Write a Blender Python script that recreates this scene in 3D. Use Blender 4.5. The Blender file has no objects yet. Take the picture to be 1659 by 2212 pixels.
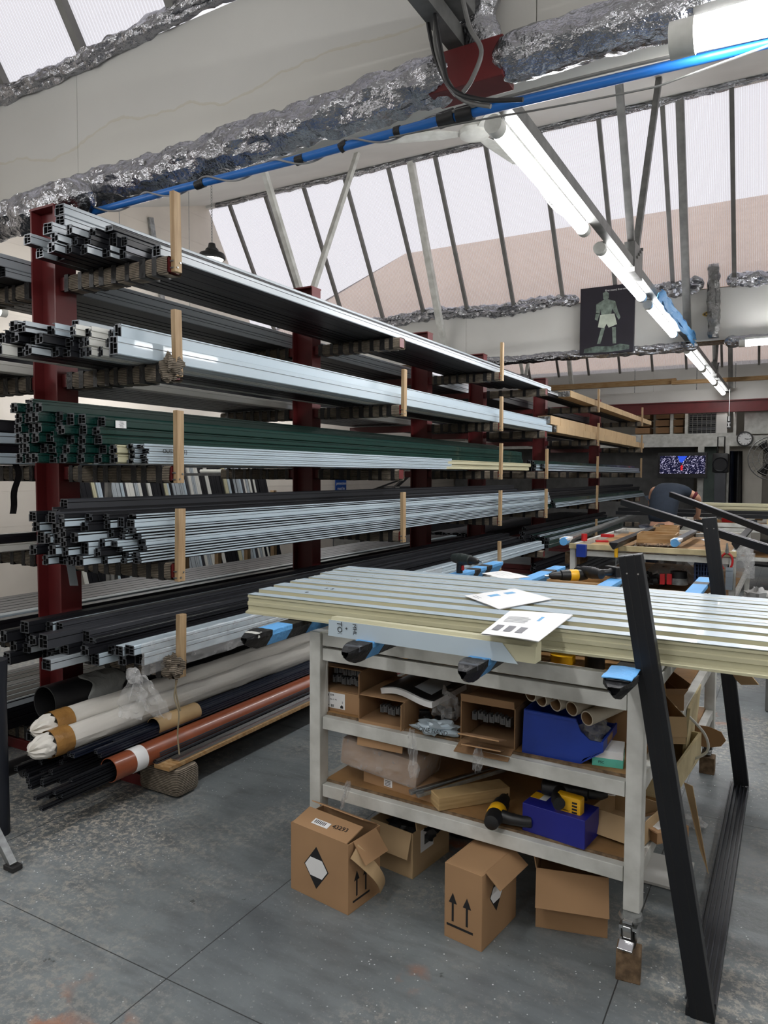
import bpy, bmesh, math, random
from mathutils import Vector, Matrix, geometry, noise
PI=math.pi; V=Vector
random.seed(7)
C=bpy.context.scene.collection
# ---------------------------------------------------------------- camera, world, lights, exposure
FPX=1570.0; PITCH=math.radians(3.0); YAW=math.radians(29.4); ROLL=math.radians(.25)
cam=bpy.data.objects.new('camera',bpy.data.cameras.new('camera')); C.objects.link(cam)
cam.location=(0,0,1.6)
cam.data.sensor_fit='VERTICAL'; cam.data.sensor_height=36.0; cam.data.lens=FPX*36.0/2212
cam.data.clip_start=.05; cam.data.clip_end=200
_F=V((-math.sin(YAW)*math.cos(PITCH),math.cos(YAW)*math.cos(PITCH),-math.sin(PITCH)))
_r=V((math.cos(YAW),math.sin(YAW),0)); _u=_r.cross(_F)
_r2=_r*math.cos(ROLL)+_u*math.sin(ROLL); _u2=_u*math.cos(ROLL)-_r*math.sin(ROLL)
cam.rotation_euler=Matrix((_r2,_u2,-_F)).transposed().to_euler()
bpy.context.scene.camera=cam
def at(px,py,x=None,y=None,z=None):
    "world point seen at a photograph pixel on the plane x=, y= or z="
    d=_F+_r2*((px-829.5)/FPX)-_u2*((py-1106)/FPX)
    i,k=(0,x) if x is not None else (1,y) if y is not None else (2,z)
    return cam.location+d*((k-cam.location[i])/d[i])
sc=bpy.context.scene
sc.view_settings.view_transform='Standard'; sc.view_settings.look='None'
sc.view_settings.gamma=1; sc.view_settings.use_curve_mapping=False
sc.view_settings.exposure=0.28
SKY=.95; LED=52.0
w=bpy.data.worlds.new('overcast_sky'); sc.world=w; w.use_nodes=True
nt=w.node_tree; bg=nt.nodes['Background']; bg.inputs[0].default_value=(.93,.93,1.0,1); bg.inputs[1].default_value=SKY

# ---------------------------------------------------------------- materials
def mat(name,col,rough=.5,metal=0.,var=.12,scale=6.,bump=0.,bscale=40.,col2=None,stretch=None,coat=0.,alpha=1.,emit=0.,trans=0.,spec=.5):
    m=bpy.data.materials.new(name); m.use_nodes=True; n=m.node_tree.nodes; l=m.node_tree.links
    b=n['Principled BSDF']; b.inputs['Roughness'].default_value=rough; b.inputs['Metallic'].default_value=metal
    b.inputs['Coat Weight'].default_value=coat; b.inputs['Alpha'].default_value=alpha
    b.inputs['Transmission Weight'].default_value=trans; b.inputs['Specular IOR Level'].default_value=spec
    tc=n.new('ShaderNodeTexCoord'); mp=n.new('ShaderNodeMapping'); l.new(tc.outputs['Object'],mp.inputs[0])
    if stretch: mp.inputs['Scale'].default_value=stretch
    no=n.new('ShaderNodeTexNoise'); no.inputs['Scale'].default_value=scale; no.inputs['Detail'].default_value=5
    l.new(mp.outputs[0],no.inputs[0])
    cr=n.new('ShaderNodeValToRGB'); c2=col2 or tuple(max(0,c*(1-var*2)) for c in col)
    cr.color_ramp.elements[0].position=.35; cr.color_ramp.elements[1].position=.65
    cr.color_ramp.elements[0].color=(*c2,1); cr.color_ramp.elements[1].color=(*col,1)
    l.new(no.outputs[0],cr.inputs[0]); l.new(cr.outputs[0],b.inputs['Base Color'])
    if emit: l.new(cr.outputs[0],b.inputs['Emission Color']); b.inputs['Emission Strength'].default_value=emit
    if bump:
        n2=n.new('ShaderNodeTexNoise'); n2.inputs['Scale'].default_value=bscale; n2.inputs['Detail'].default_value=4
        l.new(mp.outputs[0],n2.inputs[0]); bp=n.new('ShaderNodeBump'); bp.inputs['Strength'].default_value=bump
        bp.inputs['Distance'].default_value=.02; l.new(n2.outputs[0],bp.inputs['Height']); l.new(bp.outputs[0],b.inputs['Normal'])
    return m
def srgb(r,g,b): return tuple(((c/255+.055)/1.055)**2.4 if c>10 else c/255/12.92 for c in (r,g,b))
def emitmat(name,col,s):
    m=bpy.data.materials.new(name); m.use_nodes=True; n=m.node_tree.nodes; l=m.node_tree.links
    n.clear(); o=n.new('ShaderNodeOutputMaterial'); e=n.new('ShaderNodeEmission'); e.inputs[0].default_value=(*col,1); e.inputs[1].default_value=s
    l.new(e.outputs[0],o.inputs[0]); return m
BOARD=mat('painted_board',srgb(205,204,200),.7,var=.04,scale=1.5)
BEIGE=mat('roof_sheet',srgb(205,180,158),.8,var=.05,scale=3)
WHITEP=mat('white_paint',srgb(205,205,200),.5,var=.08,scale=9,col2=srgb(178,178,172))
GREYP=mat('grey_steel',srgb(120,120,118),.5,.3,var=.15,scale=12)
DARKBAR=mat('dark_glazing_bar',srgb(112,111,108),.5,.2)
FOIL=mat('crumpled_foil',srgb(176,177,182),.24,1.,var=.12,scale=9,bump=1.,bscale=24)
FOILD=mat('dirty_foil',srgb(150,150,150),.3,1.,var=.2,scale=9,bump=.9,bscale=25)
BLUE=mat('blue_pipe_plastic',srgb(30,105,185),.4,var=.05)
BLUET=mat('blue_foam_tape',srgb(95,165,225),.6,var=.06,bump=.3,bscale=60)
BLACK=mat('black_plastic',srgb(24,24,26),.45,var=.2)
TAPE=mat('black_tape',srgb(20,20,22),.5,var=.2,bump=.5,bscale=30)
RED=mat('maroon_paint',srgb(100,30,32),.45,var=.1,scale=3)
DRED=mat('red_steel_beam',srgb(100,26,28),.5,var=.12)
WOOD=mat('pine_wood',srgb(178,152,116),.6,var=.1,scale=5,stretch=(10,10,1),col2=srgb(152,124,90))
WOODH=mat('pine_wood_flat',srgb(176,146,106),.6,scale=5,stretch=(1,10,10),col2=srgb(150,112,66))
OLDW=mat('weathered_wood',srgb(128,104,78),.8,scale=5,stretch=(8,2,8),col2=srgb(86,68,48),bump=.3)
PLY=mat('worn_plywood',srgb(165,125,78),.7,scale=4,col2=srgb(118,88,54),bump=.1)
CREAMW=mat('cream_painted_wood',srgb(205,190,150),.6,scale=8,col2=srgb(172,156,118))
CARD=mat('cardboard',srgb(166,130,94),.85,var=.08,scale=3)
CARDL=mat('pale_cardboard',srgb(184,156,118),.85,var=.06,scale=3)
CARDD=mat('inner_cardboard',srgb(140,108,76),.85,var=.08,scale=3)
PAPER=mat('white_paper',srgb(228,228,228),.7,var=.03)
INK=mat('black_ink',srgb(22,22,24),.6,var=0)
FILM=mat('pale_blue_film',srgb(182,197,207),.28,var=.05,scale=2.5,stretch=(1,.15,1),coat=.2)
FILMG=mat('grey_film',srgb(168,176,182),.3,var=.06,scale=2.5,stretch=(1,.15,1))
ALBLK=mat('black_aluminium',srgb(24,25,30),.42,0.,spec=.3,var=.15,scale=3,stretch=(1,.1,1))
ALGRY=mat('anthracite_aluminium',srgb(72,74,80),.35,.3,var=.1,scale=3,stretch=(1,.1,1))
ALGRN=mat('dark_green_aluminium',srgb(14,56,50),.25,.1,var=.15,scale=3,stretch=(1,.1,1),coat=.4)
ALCRM=mat('cream_aluminium',srgb(192,188,158),.4,var=.05,scale=3,stretch=(1,.1,1))
ALWHT=mat('white_aluminium',srgb(214,214,208),.4,var=.05,scale=3,stretch=(1,.1,1))
ALNAVY=mat('navy_rubber',srgb(22,30,48),.4,var=.2,scale=3)
CUT=mat('cut_metal_edge',srgb(96,99,104),.4,.6,var=.1,scale=60)
INSIDE=mat('inner_shade',srgb(16,16,18),.6)  # near-black puts the shade of hollow insides and grooves into the colour
GALV=mat('galvanised_steel',srgb(165,168,168),.35,.8,var=.2,scale=20)
PIPE=mat('orange_brown_pipe',srgb(140,74,46),.35,var=.08,scale=3,coat=.3)
CLOTH=mat('white_fabric_wrap',srgb(222,218,210),.8,var=.05,bump=.4,bscale=12,stretch=(2,.4,2))
BTAPE=mat('brown_parcel_tape',srgb(160,118,66),.25,var=.12,scale=12,bump=.3)
BINB=mat('blue_bin_plastic',srgb(20,55,150),.4,var=.12,scale=8)
BOXB=mat('blue_card',srgb(26,32,130),.45,var=.06)
YEL=mat('yellow_plastic',srgb(232,176,28),.4,var=.06)
TEAL=mat('teal_card',srgb(96,190,170),.5,var=.04)
CHROME=mat('chrome',srgb(200,200,200),.18,1.,var=.05)
RUBBER=mat('rubber',srgb(34,33,33),.7)
SKIN=mat('skin',srgb(196,148,122),.6,var=.06)
NAVY=mat('navy_cotton',srgb(30,40,54),.9,var=.1,scale=14)
MARO=mat('maroon_cotton',srgb(96,30,42),.9,var=.1)
HAIR=mat('dark_hair',srgb(38,32,28),.8)
REDP=mat('red_plastic',srgb(190,32,36),.4)
CONC=mat('pale_blockwork',srgb(205,200,190),.8,var=.05,scale=4)
LEDM=emitmat('lit_tube',(1,1,1),LED); LEDF=emitmat('lit_tube_far',(1,1,1),LED*.4); LEDS=emitmat('lit_lamp',(1,.98,.86),6.)
def clearfilm():
    m=bpy.data.materials.new('clear_film'); m.use_nodes=True; n=m.node_tree.nodes; l=m.node_tree.links
    n.clear(); o=n.new('ShaderNodeOutputMaterial'); mx=n.new('ShaderNodeMixShader'); t=n.new('ShaderNodeBsdfTransparent')
    g=n.new('ShaderNodeBsdfPrincipled'); g.inputs['Base Color'].default_value=(.75,.75,.75,1); g.inputs['Roughness'].default_value=.12
    no=n.new('ShaderNodeTexNoise'); no.inputs['Scale'].default_value=18; no.inputs['Detail'].default_value=6
    tc=n.new('ShaderNodeTexCoord'); l.new(tc.outputs['Object'],no.inputs[0])
    bp=n.new('ShaderNodeBump'); bp.inputs['Distance'].default_value=.03; l.new(no.outputs[0],bp.inputs['Height']); l.new(bp.outputs[0],g.inputs['Normal'])
    mr=n.new('ShaderNodeMapRange'); mr.inputs[3].default_value=.12; mr.inputs[4].default_value=.45; l.new(no.outputs[0],mr.inputs[0])
    l.new(mr.outputs[0],mx.inputs[0]); l.new(t.outputs[0],mx.inputs[1]); l.new(g.outputs[0],mx.inputs[2]); l.new(mx.outputs[0],o.inputs[0]); return m
CLEAR=clearfilm()
def ribmat():
    m=bpy.data.materials.new('ribbed_polycarbonate'); m.use_nodes=True; n=m.node_tree.nodes; l=m.node_tree.links
    n.clear(); o=n.new('ShaderNodeOutputMaterial'); mx=n.new('ShaderNodeMixShader'); t=n.new('ShaderNodeBsdfTransparent')
    t.inputs[0].default_value=(.9,.9,.9,1)
    d=n.new('ShaderNodeBsdfTranslucent'); d.inputs[0].default_value=(.86,.82,.84,1)
    df=n.new('ShaderNodeBsdfDiffuse'); df.inputs[0].default_value=(.8,.77,.78,1); m2=n.new('ShaderNodeMixShader'); m2.inputs[0].default_value=.35
    tc=n.new('ShaderNodeTexCoord'); wv=n.new('ShaderNodeTexWave'); wv.inputs['Scale'].default_value=13; wv.bands_direction='X'
    l.new(tc.outputs['Object'],wv.inputs[0])
    mr=n.new('ShaderNodeMapRange'); mr.inputs[3].default_value=.2; mr.inputs[4].default_value=.6; l.new(wv.outputs['Fac'],mr.inputs[0])
    l.new(d.outputs[0],m2.inputs[1]); l.new(df.outputs[0],m2.inputs[2])
    l.new(mr.outputs[0],mx.inputs[0]); l.new(t.outputs[0],mx.inputs[1]); l.new(m2.outputs[0],mx.inputs[2]); l.new(mx.outputs[0],o.inputs[0]); return m
RIB=ribmat()
def carpet():
    m=mat('ribbed_carpet',srgb(160,147,130),.95,var=.2,scale=30); n=m.node_tree.nodes; l=m.node_tree.links; b=n['Principled BSDF']
    tc=n.new('ShaderNodeTexCoord'); wv=n.new('ShaderNodeTexWave'); wv.bands_direction='Z'; wv.inputs['Scale'].default_value=38; wv.inputs['Distortion'].default_value=.8
    l.new(tc.outputs['Object'],wv.inputs[0]); mx=n.new('ShaderNodeMix'); mx.data_type='RGBA'
    mx.inputs['A'].default_value=(*srgb(84,76,66),1); l.new(wv.outputs['Fac'],mx.inputs['Factor'])
    src=b.inputs['Base Color'].links[0].from_socket; l.new(src,mx.inputs['B']); l.new(mx.outputs['Result'],b.inputs['Base Color'])
    bp=n.new('ShaderNodeBump'); bp.inputs['Distance'].default_value=.004; l.new(wv.outputs['Fac'],bp.inputs['Height']); l.new(bp.outputs[0],b.inputs['Normal']); return m
CARPET=carpet()
def floormat():
    m=bpy.data.materials.new('worn_grey_floor_paint'); m.use_nodes=True; n=m.node_tree.nodes; l=m.node_tree.links; b=n['Principled BSDF']
    tc=n.new('ShaderNodeTexCoord'); src=tc.outputs['Object']
    def nz(s,d=6,st=None,rough=.6):
        x=n.new('ShaderNodeTexNoise'); x.inputs['Scale'].default_value=s; x.inputs['Detail'].default_value=d; x.inputs['Roughness'].default_value=rough
        if st:
            mp=n.new('ShaderNodeMapping'); mp.inputs['Scale'].default_value=st; mp.inputs['Rotation'].default_value=(0,0,.3); l.new(src,mp.inputs[0]); l.new(mp.outputs[0],x.inputs[0])
        else: l.new(src,x.inputs[0])
        return x.outputs[0]
    def ramp(s,a,b_):
        r=n.new('ShaderNodeMapRange'); r.inputs[1].default_value=a; r.inputs[2].default_value=b_; l.new(s,r.inputs[0]); return r.outputs[0]
    def mul(a,b_):
        r=n.new('ShaderNodeMath'); r.operation='MULTIPLY'; l.new(a,r.inputs[0])
        if isinstance(b_,float): r.inputs[1].default_value=b_
        else: l.new(b_,r.inputs[1])
        return r.outputs[0]
    def mix(f,a,c):
        x=n.new('ShaderNodeMix'); x.data_type='RGBA'; l.new(f,x.inputs['Factor'])
        if isinstance(a,tuple): x.inputs['A'].default_value=(*a,1)
        else: l.new(a,x.inputs['A'])
        if isinstance(c,tuple): x.inputs['B'].default_value=(*c,1)
        else: l.new(c,x.inputs['B'])
        return x.outputs['Result']
    base=mix(ramp(nz(1.1,4),.3,.7),srgb(92,98,101),srgb(126,132,134))
    base=mix(mul(ramp(nz(5,3,(1,3,1)),.45,.7),.5),base,srgb(78,80,82))
    # worn areas where paint is rubbed through
    big=ramp(nz(.75,4),.44,.62); fine=ramp(nz(34,10,None,.8),.49,.56)
    base=mix(mul(mul(big,fine),.9),base,srgb(182,174,162))
    fine2=ramp(nz(60,8,(1,1,1),.75),.58,.64); base=mix(mul(fine2,.45),base,srgb(160,160,156))
    scr=ramp(nz(9,9,(1,14,1),.8),.63,.67); base=mix(mul(scr,.55),base,srgb(168,160,150))
    rust=mul(ramp(nz(1.3,3),.62,.68),ramp(nz(8,6),.5,.6)); base=mix(mul(rust,.8),base,srgb(164,112,84))
    sp=ramp(nz(7,6),.69,.71); base=mix(mul(sp,.7),base,srgb(48,48,48))
    # bright debris specks
    vo=n.new('ShaderNodeTexVoronoi'); vo.inputs['Scale'].default_value=38; l.new(src,vo.inputs[0])
    dk=n.new('ShaderNodeMath'); dk.operation='LESS_THAN'; dk.inputs[1].default_value=.1; l.new(vo.outputs['Distance'],dk.inputs[0])
    base=mix(mul(dk.outputs[0],ramp(nz(1.7,2),.42,.6)),base,srgb(222,224,226))
    # sheet joints
    sx=n.new('ShaderNodeSeparateXYZ'); l.new(src,sx.inputs[0])
    def joint(o,off,per,wd):
        a=n.new('ShaderNodeMath'); a.operation='ADD'; a.inputs[1].default_value=off+100*per; l.new(o,a.inputs[0])
        p=n.new('ShaderNodeMath'); p.operation='PINGPONG'; p.inputs[1].default_value=per/2; l.new(a.outputs[0],p.inputs[0])
        c=n.new('ShaderNodeMath'); c.operation='LESS_THAN'; c.inputs[1].default_value=wd; l.new(p.outputs[0],c.inputs[0]); return c.outputs[0]
    mxm=n.new('ShaderNodeMath'); mxm.operation='MAXIMUM'; l.new(joint(sx.outputs['X'],1.685,1.245,.0022),mxm.inputs[0]); l.new(joint(sx.outputs['Y'],-1.6,2.05,.002),mxm.inputs[1])
    base=mix(mul(mxm.outputs[0],.85),base,srgb(40,40,40))
    l.new(base,b.inputs['Base Color'])
    rr=n.new('ShaderNodeMapRange'); rr.inputs[3].default_value=.25; rr.inputs[4].default_value=.55; l.new(nz(3,5),rr.inputs[0]); l.new(rr.outputs[0],b.inputs['Roughness'])
    bp=n.new('ShaderNodeBump'); bp.inputs['Distance'].default_value=.003; bp.inputs['Strength'].default_value=.5; l.new(nz(30,6),bp.inputs['Height']); l.new(bp.outputs[0],b.inputs['Normal'])
    return m
FLOOR=floormat()
def blockwall():
    m=mat('painted_blockwork',srgb(214,206,196),.8,var=.04,scale=2); n=m.node_tree.nodes; l=m.node_tree.links; b=n['Principled BSDF']
    tc=n.new('ShaderNodeTexCoord'); mp=n.new('ShaderNodeMapping'); mp.inputs['Rotation'].default_value=(PI/2,0,PI/2); l.new(tc.outputs['Object'],mp.inputs[0])
    br=n.new('ShaderNodeTexBrick'); br.inputs['Scale'].default_value=1; br.inputs['Brick Width'].default_value=.45; br.inputs['Row Height'].default_value=.225; br.inputs['Mortar Size'].default_value=.008
    l.new(mp.outputs[0],br.inputs[0]); bp=n.new('ShaderNodeBump'); bp.invert=True; bp.inputs['Distance'].default_value=.01; l.new(br.outputs['Fac'],bp.inputs['Height']); l.new(bp.outputs[0],b.inputs['Normal']); return m
BLOCK=blockwall()
def stainboard():
    m=mat('stained_board',srgb(205,204,200),.7,var=.03,scale=1.2); n=m.node_tree.nodes; l=m.node_tree.links; b=n['Principled BSDF']
    tc=n.new('ShaderNodeTexCoord'); sx=n.new('ShaderNodeSeparateXYZ'); l.new(tc.outputs['Object'],sx.inputs[0])
    no=n.new('ShaderNodeTexNoise'); no.inputs['Scale'].default_value=1.3; no.inputs['Detail'].default_value=6; l.new(tc.outputs['Object'],no.inputs[0])
    def M(op,a,c):
        x=n.new('ShaderNodeMath'); x.operation=op
        for i,q in enumerate((a,c)):
            if isinstance(q,(int,float)): x.inputs[i].default_value=q
            else: l.new(q,x.inputs[i])
        return x.outputs[0]
    # tide line: z = 3.55 + noise; ring darker at the line, slightly yellow under it
    h=M('SUBTRACT',sx.outputs['Z'],M('ADD',3.36,M('MULTIPLY',no.outputs[0],.5)))
    ring=M('LESS_THAN',M('ABSOLUTE',h,0),.008); below=M('LESS_THAN',h,0)
    f=M('MULTIPLY',M('ADD',M('MULTIPLY',ring,.4),M('MULTIPLY',below,.12)),.8)
    mx=n.new('ShaderNodeMix'); mx.data_type='RGBA'; l.new(f,mx.inputs['Factor'])
    l.new(b.inputs['Base Color'].links[0].from_socket,mx.inputs['A']); mx.inputs['B'].default_value=(*srgb(186,176,148),1)
    l.new(mx.outputs['Result'],b.inputs['Base Color'])
    return m
STAIN=stainboard()

# ---------------------------------------------------------------- geometry builder
class G:
    def __init__(s): s.v=[]; s.f=[]; s.m=[]
    def add(s,vs,fs,mi=0):
        o=len(s.v); s.v+= [V(a) for a in vs]; s.f+=[tuple(i+o for i in f) for f in fs]; s.m+=[mi]*len(fs); return s
    def box(s,c,d,rot=None,mi=0):
        hx,hy,hz=d[0]/2,d[1]/2,d[2]/2; vs=[V((x,y,z)) for x in(-hx,hx) for y in(-hy,hy) for z in(-hz,hz)]
        if rot is not None: vs=[rot@a for a in vs]
        return s.add([a+V(c) for a in vs],[(0,1,3,2),(4,6,7,5),(0,4,5,1),(2,3,7,6),(0,2,6,4),(1,5,7,3)],mi)
    def bb(s,a,b,mi=0): return s.box([(p+q)/2 for p,q in zip(a,b)],[abs(q-p) for p,q in zip(a,b)],None,mi)
    def bar(s,p,q,w,h,mi=0,up=(0,0,1)):
        p,q=V(p),V(q); y=(q-p).normalized(); x=y.cross(V(up)); x=V((1,0,0)) if x.length<1e-4 else x.normalized(); z=x.cross(y)
        R=Matrix((x,y,z)).transposed(); return s.box((p+q)/2,(w,(q-p).length,h),R,mi)
    def tube(s,pts,r,n=10,mi=0,caps=True,rs=None):
        pts=[V(p) for p in pts]; rings=[]; prev=None
        for i,p in enumerate(pts):
            t=(pts[min(i+1,len(pts)-1)]-pts[max(i-1,0)]).normalized()
            a=prev if prev is not None else (V((0,0,1)) if abs(t.z)<.9 else V((1,0,0)))
            x=(a-t*a.dot(t)).normalized(); prev=x; y=t.cross(x); rr=rs[i] if rs else r
            rings.append([p+(x*math.cos(2*PI*k/n)+y*math.sin(2*PI*k/n))*rr for k in range(n)])
        vs=[a for R in rings for a in R]; fs=[]
        for i in range(len(pts)-1):
            for k in range(n): fs.append((i*n+k,i*n+(k+1)%n,(i+1)*n+(k+1)%n,(i+1)*n+k))
        if caps: fs.append(tuple(range(n))[::-1]); fs.append(tuple((len(pts)-1)*n+k for k in range(n)))
        return s.add(vs,fs,mi)
    def cyl(s,p,q,r,n=16,mi=0,r2=None): return s.tube([p,q],r,n,mi,True,[r,r if r2 is None else r2])
    def pipe(s,p,q,r,t,n=28,mi=0,mi2=1):  # open hollow tube
        p,q=V(p),V(q); d=(q-p).normalized(); x=(V((0,0,1))-d*d.z).normalized() if abs(d.z)<.9 else V((1,0,0)); y=d.cross(x)
        c=[x*math.cos(2*PI*k/n)+y*math.sin(2*PI*k/n) for k in range(n)]
        vs=[p+a*r for a in c]+[q+a*r for a in c]+[p+a*(r-t) for a in c]+[q+a*(r-t) for a in c]
        A=[(k,(k+1)%n,n+(k+1)%n,n+k) for k in range(n)]; B=[(2*n+k,3*n+k,3*n+(k+1)%n,2*n+(k+1)%n) for k in range(n)]
        D=[(k,2*n+k,2*n+(k+1)%n,(k+1)%n) for k in range(n)]+[(n+k,n+(k+1)%n,3*n+(k+1)%n,3*n+k) for k in range(n)]
        s.add(vs,A+D,mi); return s.add(vs,B,mi2)
    def prism(s,poly,a,b,ax='x',mi=0):
        # poly: (u,v) pairs; extruded along ax from a to b
        def P(u,v,t): return {'x':(t,u,v),'y':(u,t,v),'z':(u,v,t)}[ax]
        n=len(poly); vs=[P(u,v,a) for u,v in poly]+[P(u,v,b) for u,v in poly]
        fs=[(k,(k+1)%n,n+(k+1)%n,n+k) for k in range(n)]+[tuple(range(n))[::-1],tuple(range(n,2*n))]
        return s.add(vs,fs,mi)
    def lathe(s,prof,c=(0,0,0),n=24,mi=0,ax='z'):
        vs=[]; 
        for r,z in prof:
            for k in range(n):
                a=2*PI*k/n; q=(r*math.cos(a),r*math.sin(a),z)
                if ax=='y': q=(q[0],q[2],q[1])
                if ax=='x': q=(q[2],q[0],q[1])
                vs.append(V(q)+V(c))
        fs=[(i*n+k,i*n+(k+1)%n,(i+1)*n+(k+1)%n,(i+1)*n+k) for i in range(len(prof)-1) for k in range(n)]
        return s.add(vs,fs,mi)
    def surf(s,fn,nu,nv,mi=0):
        vs=[fn(i/nu,j/nv) for i in range(nu+1) for j in range(nv+1)]
        return s.add(vs,[(i*(nv+1)+j,(i+1)*(nv+1)+j,(i+1)*(nv+1)+j+1,i*(nv+1)+j+1) for i in range(nu) for j in range(nv)],mi)
    def xf(s,M):
        s.v=[M@a for a in s.v]; return s
    def build(s,name,mats,parent=None,world=False,smooth=False,bevel=0,solid=0,loc=None):
        me=bpy.data.meshes.new(name); off=V((0,0,0)); vs=s.v
        if parent is not None and world:
            Mi=(Matrix.Translation(WL(parent))@Matrix.Rotation(parent.rotation_euler.z if not parent.parent else 0,4,'Z')).inverted(); vs=[Mi@a for a in vs]
        if parent is None and loc is None:
            lo=[min(a[i] for a in vs) for i in range(3)]; hi=[max(a[i] for a in vs) for i in range(3)]
            off=V(((lo[0]+hi[0])/2,(lo[1]+hi[1])/2,lo[2]))
        if loc is not None: off=V(loc)
        me.from_pydata([tuple(a-off) for a in vs],[],s.f)
        mats=mats if isinstance(mats,(list,tuple)) else [mats]
        for m in mats: me.materials.append(m)
        me.polygons.foreach_set('material_index',[min(i,len(mats)-1) for i in s.m])
        bm=bmesh.new(); bm.from_mesh(me); bmesh.ops.recalc_face_normals(bm,faces=bm.faces)
        if bevel:
            es=[e for e in bm.edges if len(e.link_faces)==2 and e.calc_face_angle(0)>.6]
            bmesh.ops.bevel(bm,geom=es,offset=bevel,segments=2,affect='EDGES',profile=.5)
        if smooth:
            for f in bm.faces: f.smooth=True
            for e in bm.edges:
                if len(e.link_faces)==2 and e.calc_face_angle(0)>.7: e.smooth=False
        bm.to_mesh(me); bm.free(); me.update()
        o=bpy.data.objects.new(name,me); C.objects.link(o); o.location=off
        if parent is not None: o.parent=parent
        if solid:
            md=o.modifiers.new('solid','SOLIDIFY'); md.thickness=solid; md.offset=0
        return o
def WL(o):
    l=V(o.location); 
    while o.parent: o=o.parent; l=l+V(o.location)
    return l
def tag(o,label=None,cat=None,group=None,kind=None):
    if label: o['label']=label
    if cat: o['category']=cat
    if group: o['group']=group
    if kind: o['kind']=kind
    return o
def thing(name,label,cat,loc=(0,0,0),rz=0,group=None,kind=None):
    o=bpy.data.objects.new(name,None); C.objects.link(o); o.location=loc; o.rotation_euler=(0,0,rz); o.empty_display_size=.05
    return tag(o,label,cat,group,kind)
def struct(g,name,m,**k): return tag(g.build(name,m,**k),kind='structure')
def copytree(o,parent=None,loc=None,rz=None):
    c=o.copy(); C.objects.link(c); c.parent=parent
    if loc is not None: c.location=loc
    if rz is not None: c.rotation_euler=(c.rotation_euler.x,c.rotation_euler.y,rz)
    for ch in list(o.children): copytree(ch,c)
    return c
def text(s,size,M,m,parent,name='lettering',depth=.0004):
    "lettering centred at matrix M (x right, y up), given in the parent's own space"
    cu=bpy.data.curves.new('t','FONT'); cu.body=s; cu.size=size; cu.align_x='CENTER'; cu.align_y='CENTER'; cu.extrude=depth; cu.resolution_u=2
    to=bpy.data.objects.new('t',cu); C.objects.link(to); dg=bpy.context.evaluated_depsgraph_get()
    me=bpy.data.meshes.new_from_object(to.evaluated_get(dg)); bpy.data.objects.remove(to); bpy.data.curves.remove(cu)
    me.materials.clear(); me.materials.append(m); me.transform(M); me.name=name
    o=bpy.data.objects.new(name,me); C.objects.link(o); o.parent=parent; return o
def frame(o,x,y):
    "matrix with origin o, x and y axes given"
    x=V(x).normalized(); y=V(y); y=(y-x*x.dot(y)).normalized(); z=x.cross(y)
    M=Matrix((x,y,z)).transposed().to_4x4(); M.translation=V(o); return M
UPX=((1,0,0),(0,0,1))   # facing -Y
# ---------------------------------------------------------------- setting
XL,XR,YB,YF=-8.7,7.0,-6.5,20.4
g=G().bb((XL-.2,YB-.2,-.1),(XR+.2,YF+.2,0)); struct(g,'floor',FLOOR,loc=(0,0,0))

struct(G().bb((XL,YF,0),(XR,YF+.2,4.2)),'wall_back',CONC,loc=(0,0,0))
struct(G().bb((XL,YB-.2,0),(XR,YB,6.2)),'wall_front',CONC,loc=(0,0,0))
GUT=[3.0,10.6,18.2]; ZB,ZT,ZR=3.38,4.06,6.07; DR=1.25
saw=[(YB,0)]
saw.append((YB,4.5))
for g_ in [-4.6]+GUT:
    if g_>0: saw+=[(g_-DR,6.1)]
    if g_>-5: saw+=[(g_,4.1),(g_+.35,4.1)]
saw[-1]=(GUT[-1]+.35,4.1); saw+=[(YF,4.1),(YF,0)]
struct(G().prism(saw,XL-.2,XL,'x'),'wall_left',BLOCK,loc=(0,0,0))
struct(G().prism(saw,XR,XR+.2,'x'),'wall_right',CONC,loc=(0,0,0))
struct(G().bb((XL,GUT[-1]+.3,4.08),(XR,YF,4.2)),'ceiling',BOARD,loc=(0,0,0))
struct(G().prism([(20.8,4.3),(21.2,4.3),(26.,8.2),(25.8,8.2)],XL-.2,XR+.2,'x'),'ceiling',BEIGE,loc=(0,0,0))  # neighbouring roof slope outdoors, added behind the far glazing
def lin(y,g): return 4.08+(y-(g+.35))*(ZR-4.08)/6.0   # lining height over the bay that starts at gutter g
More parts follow.
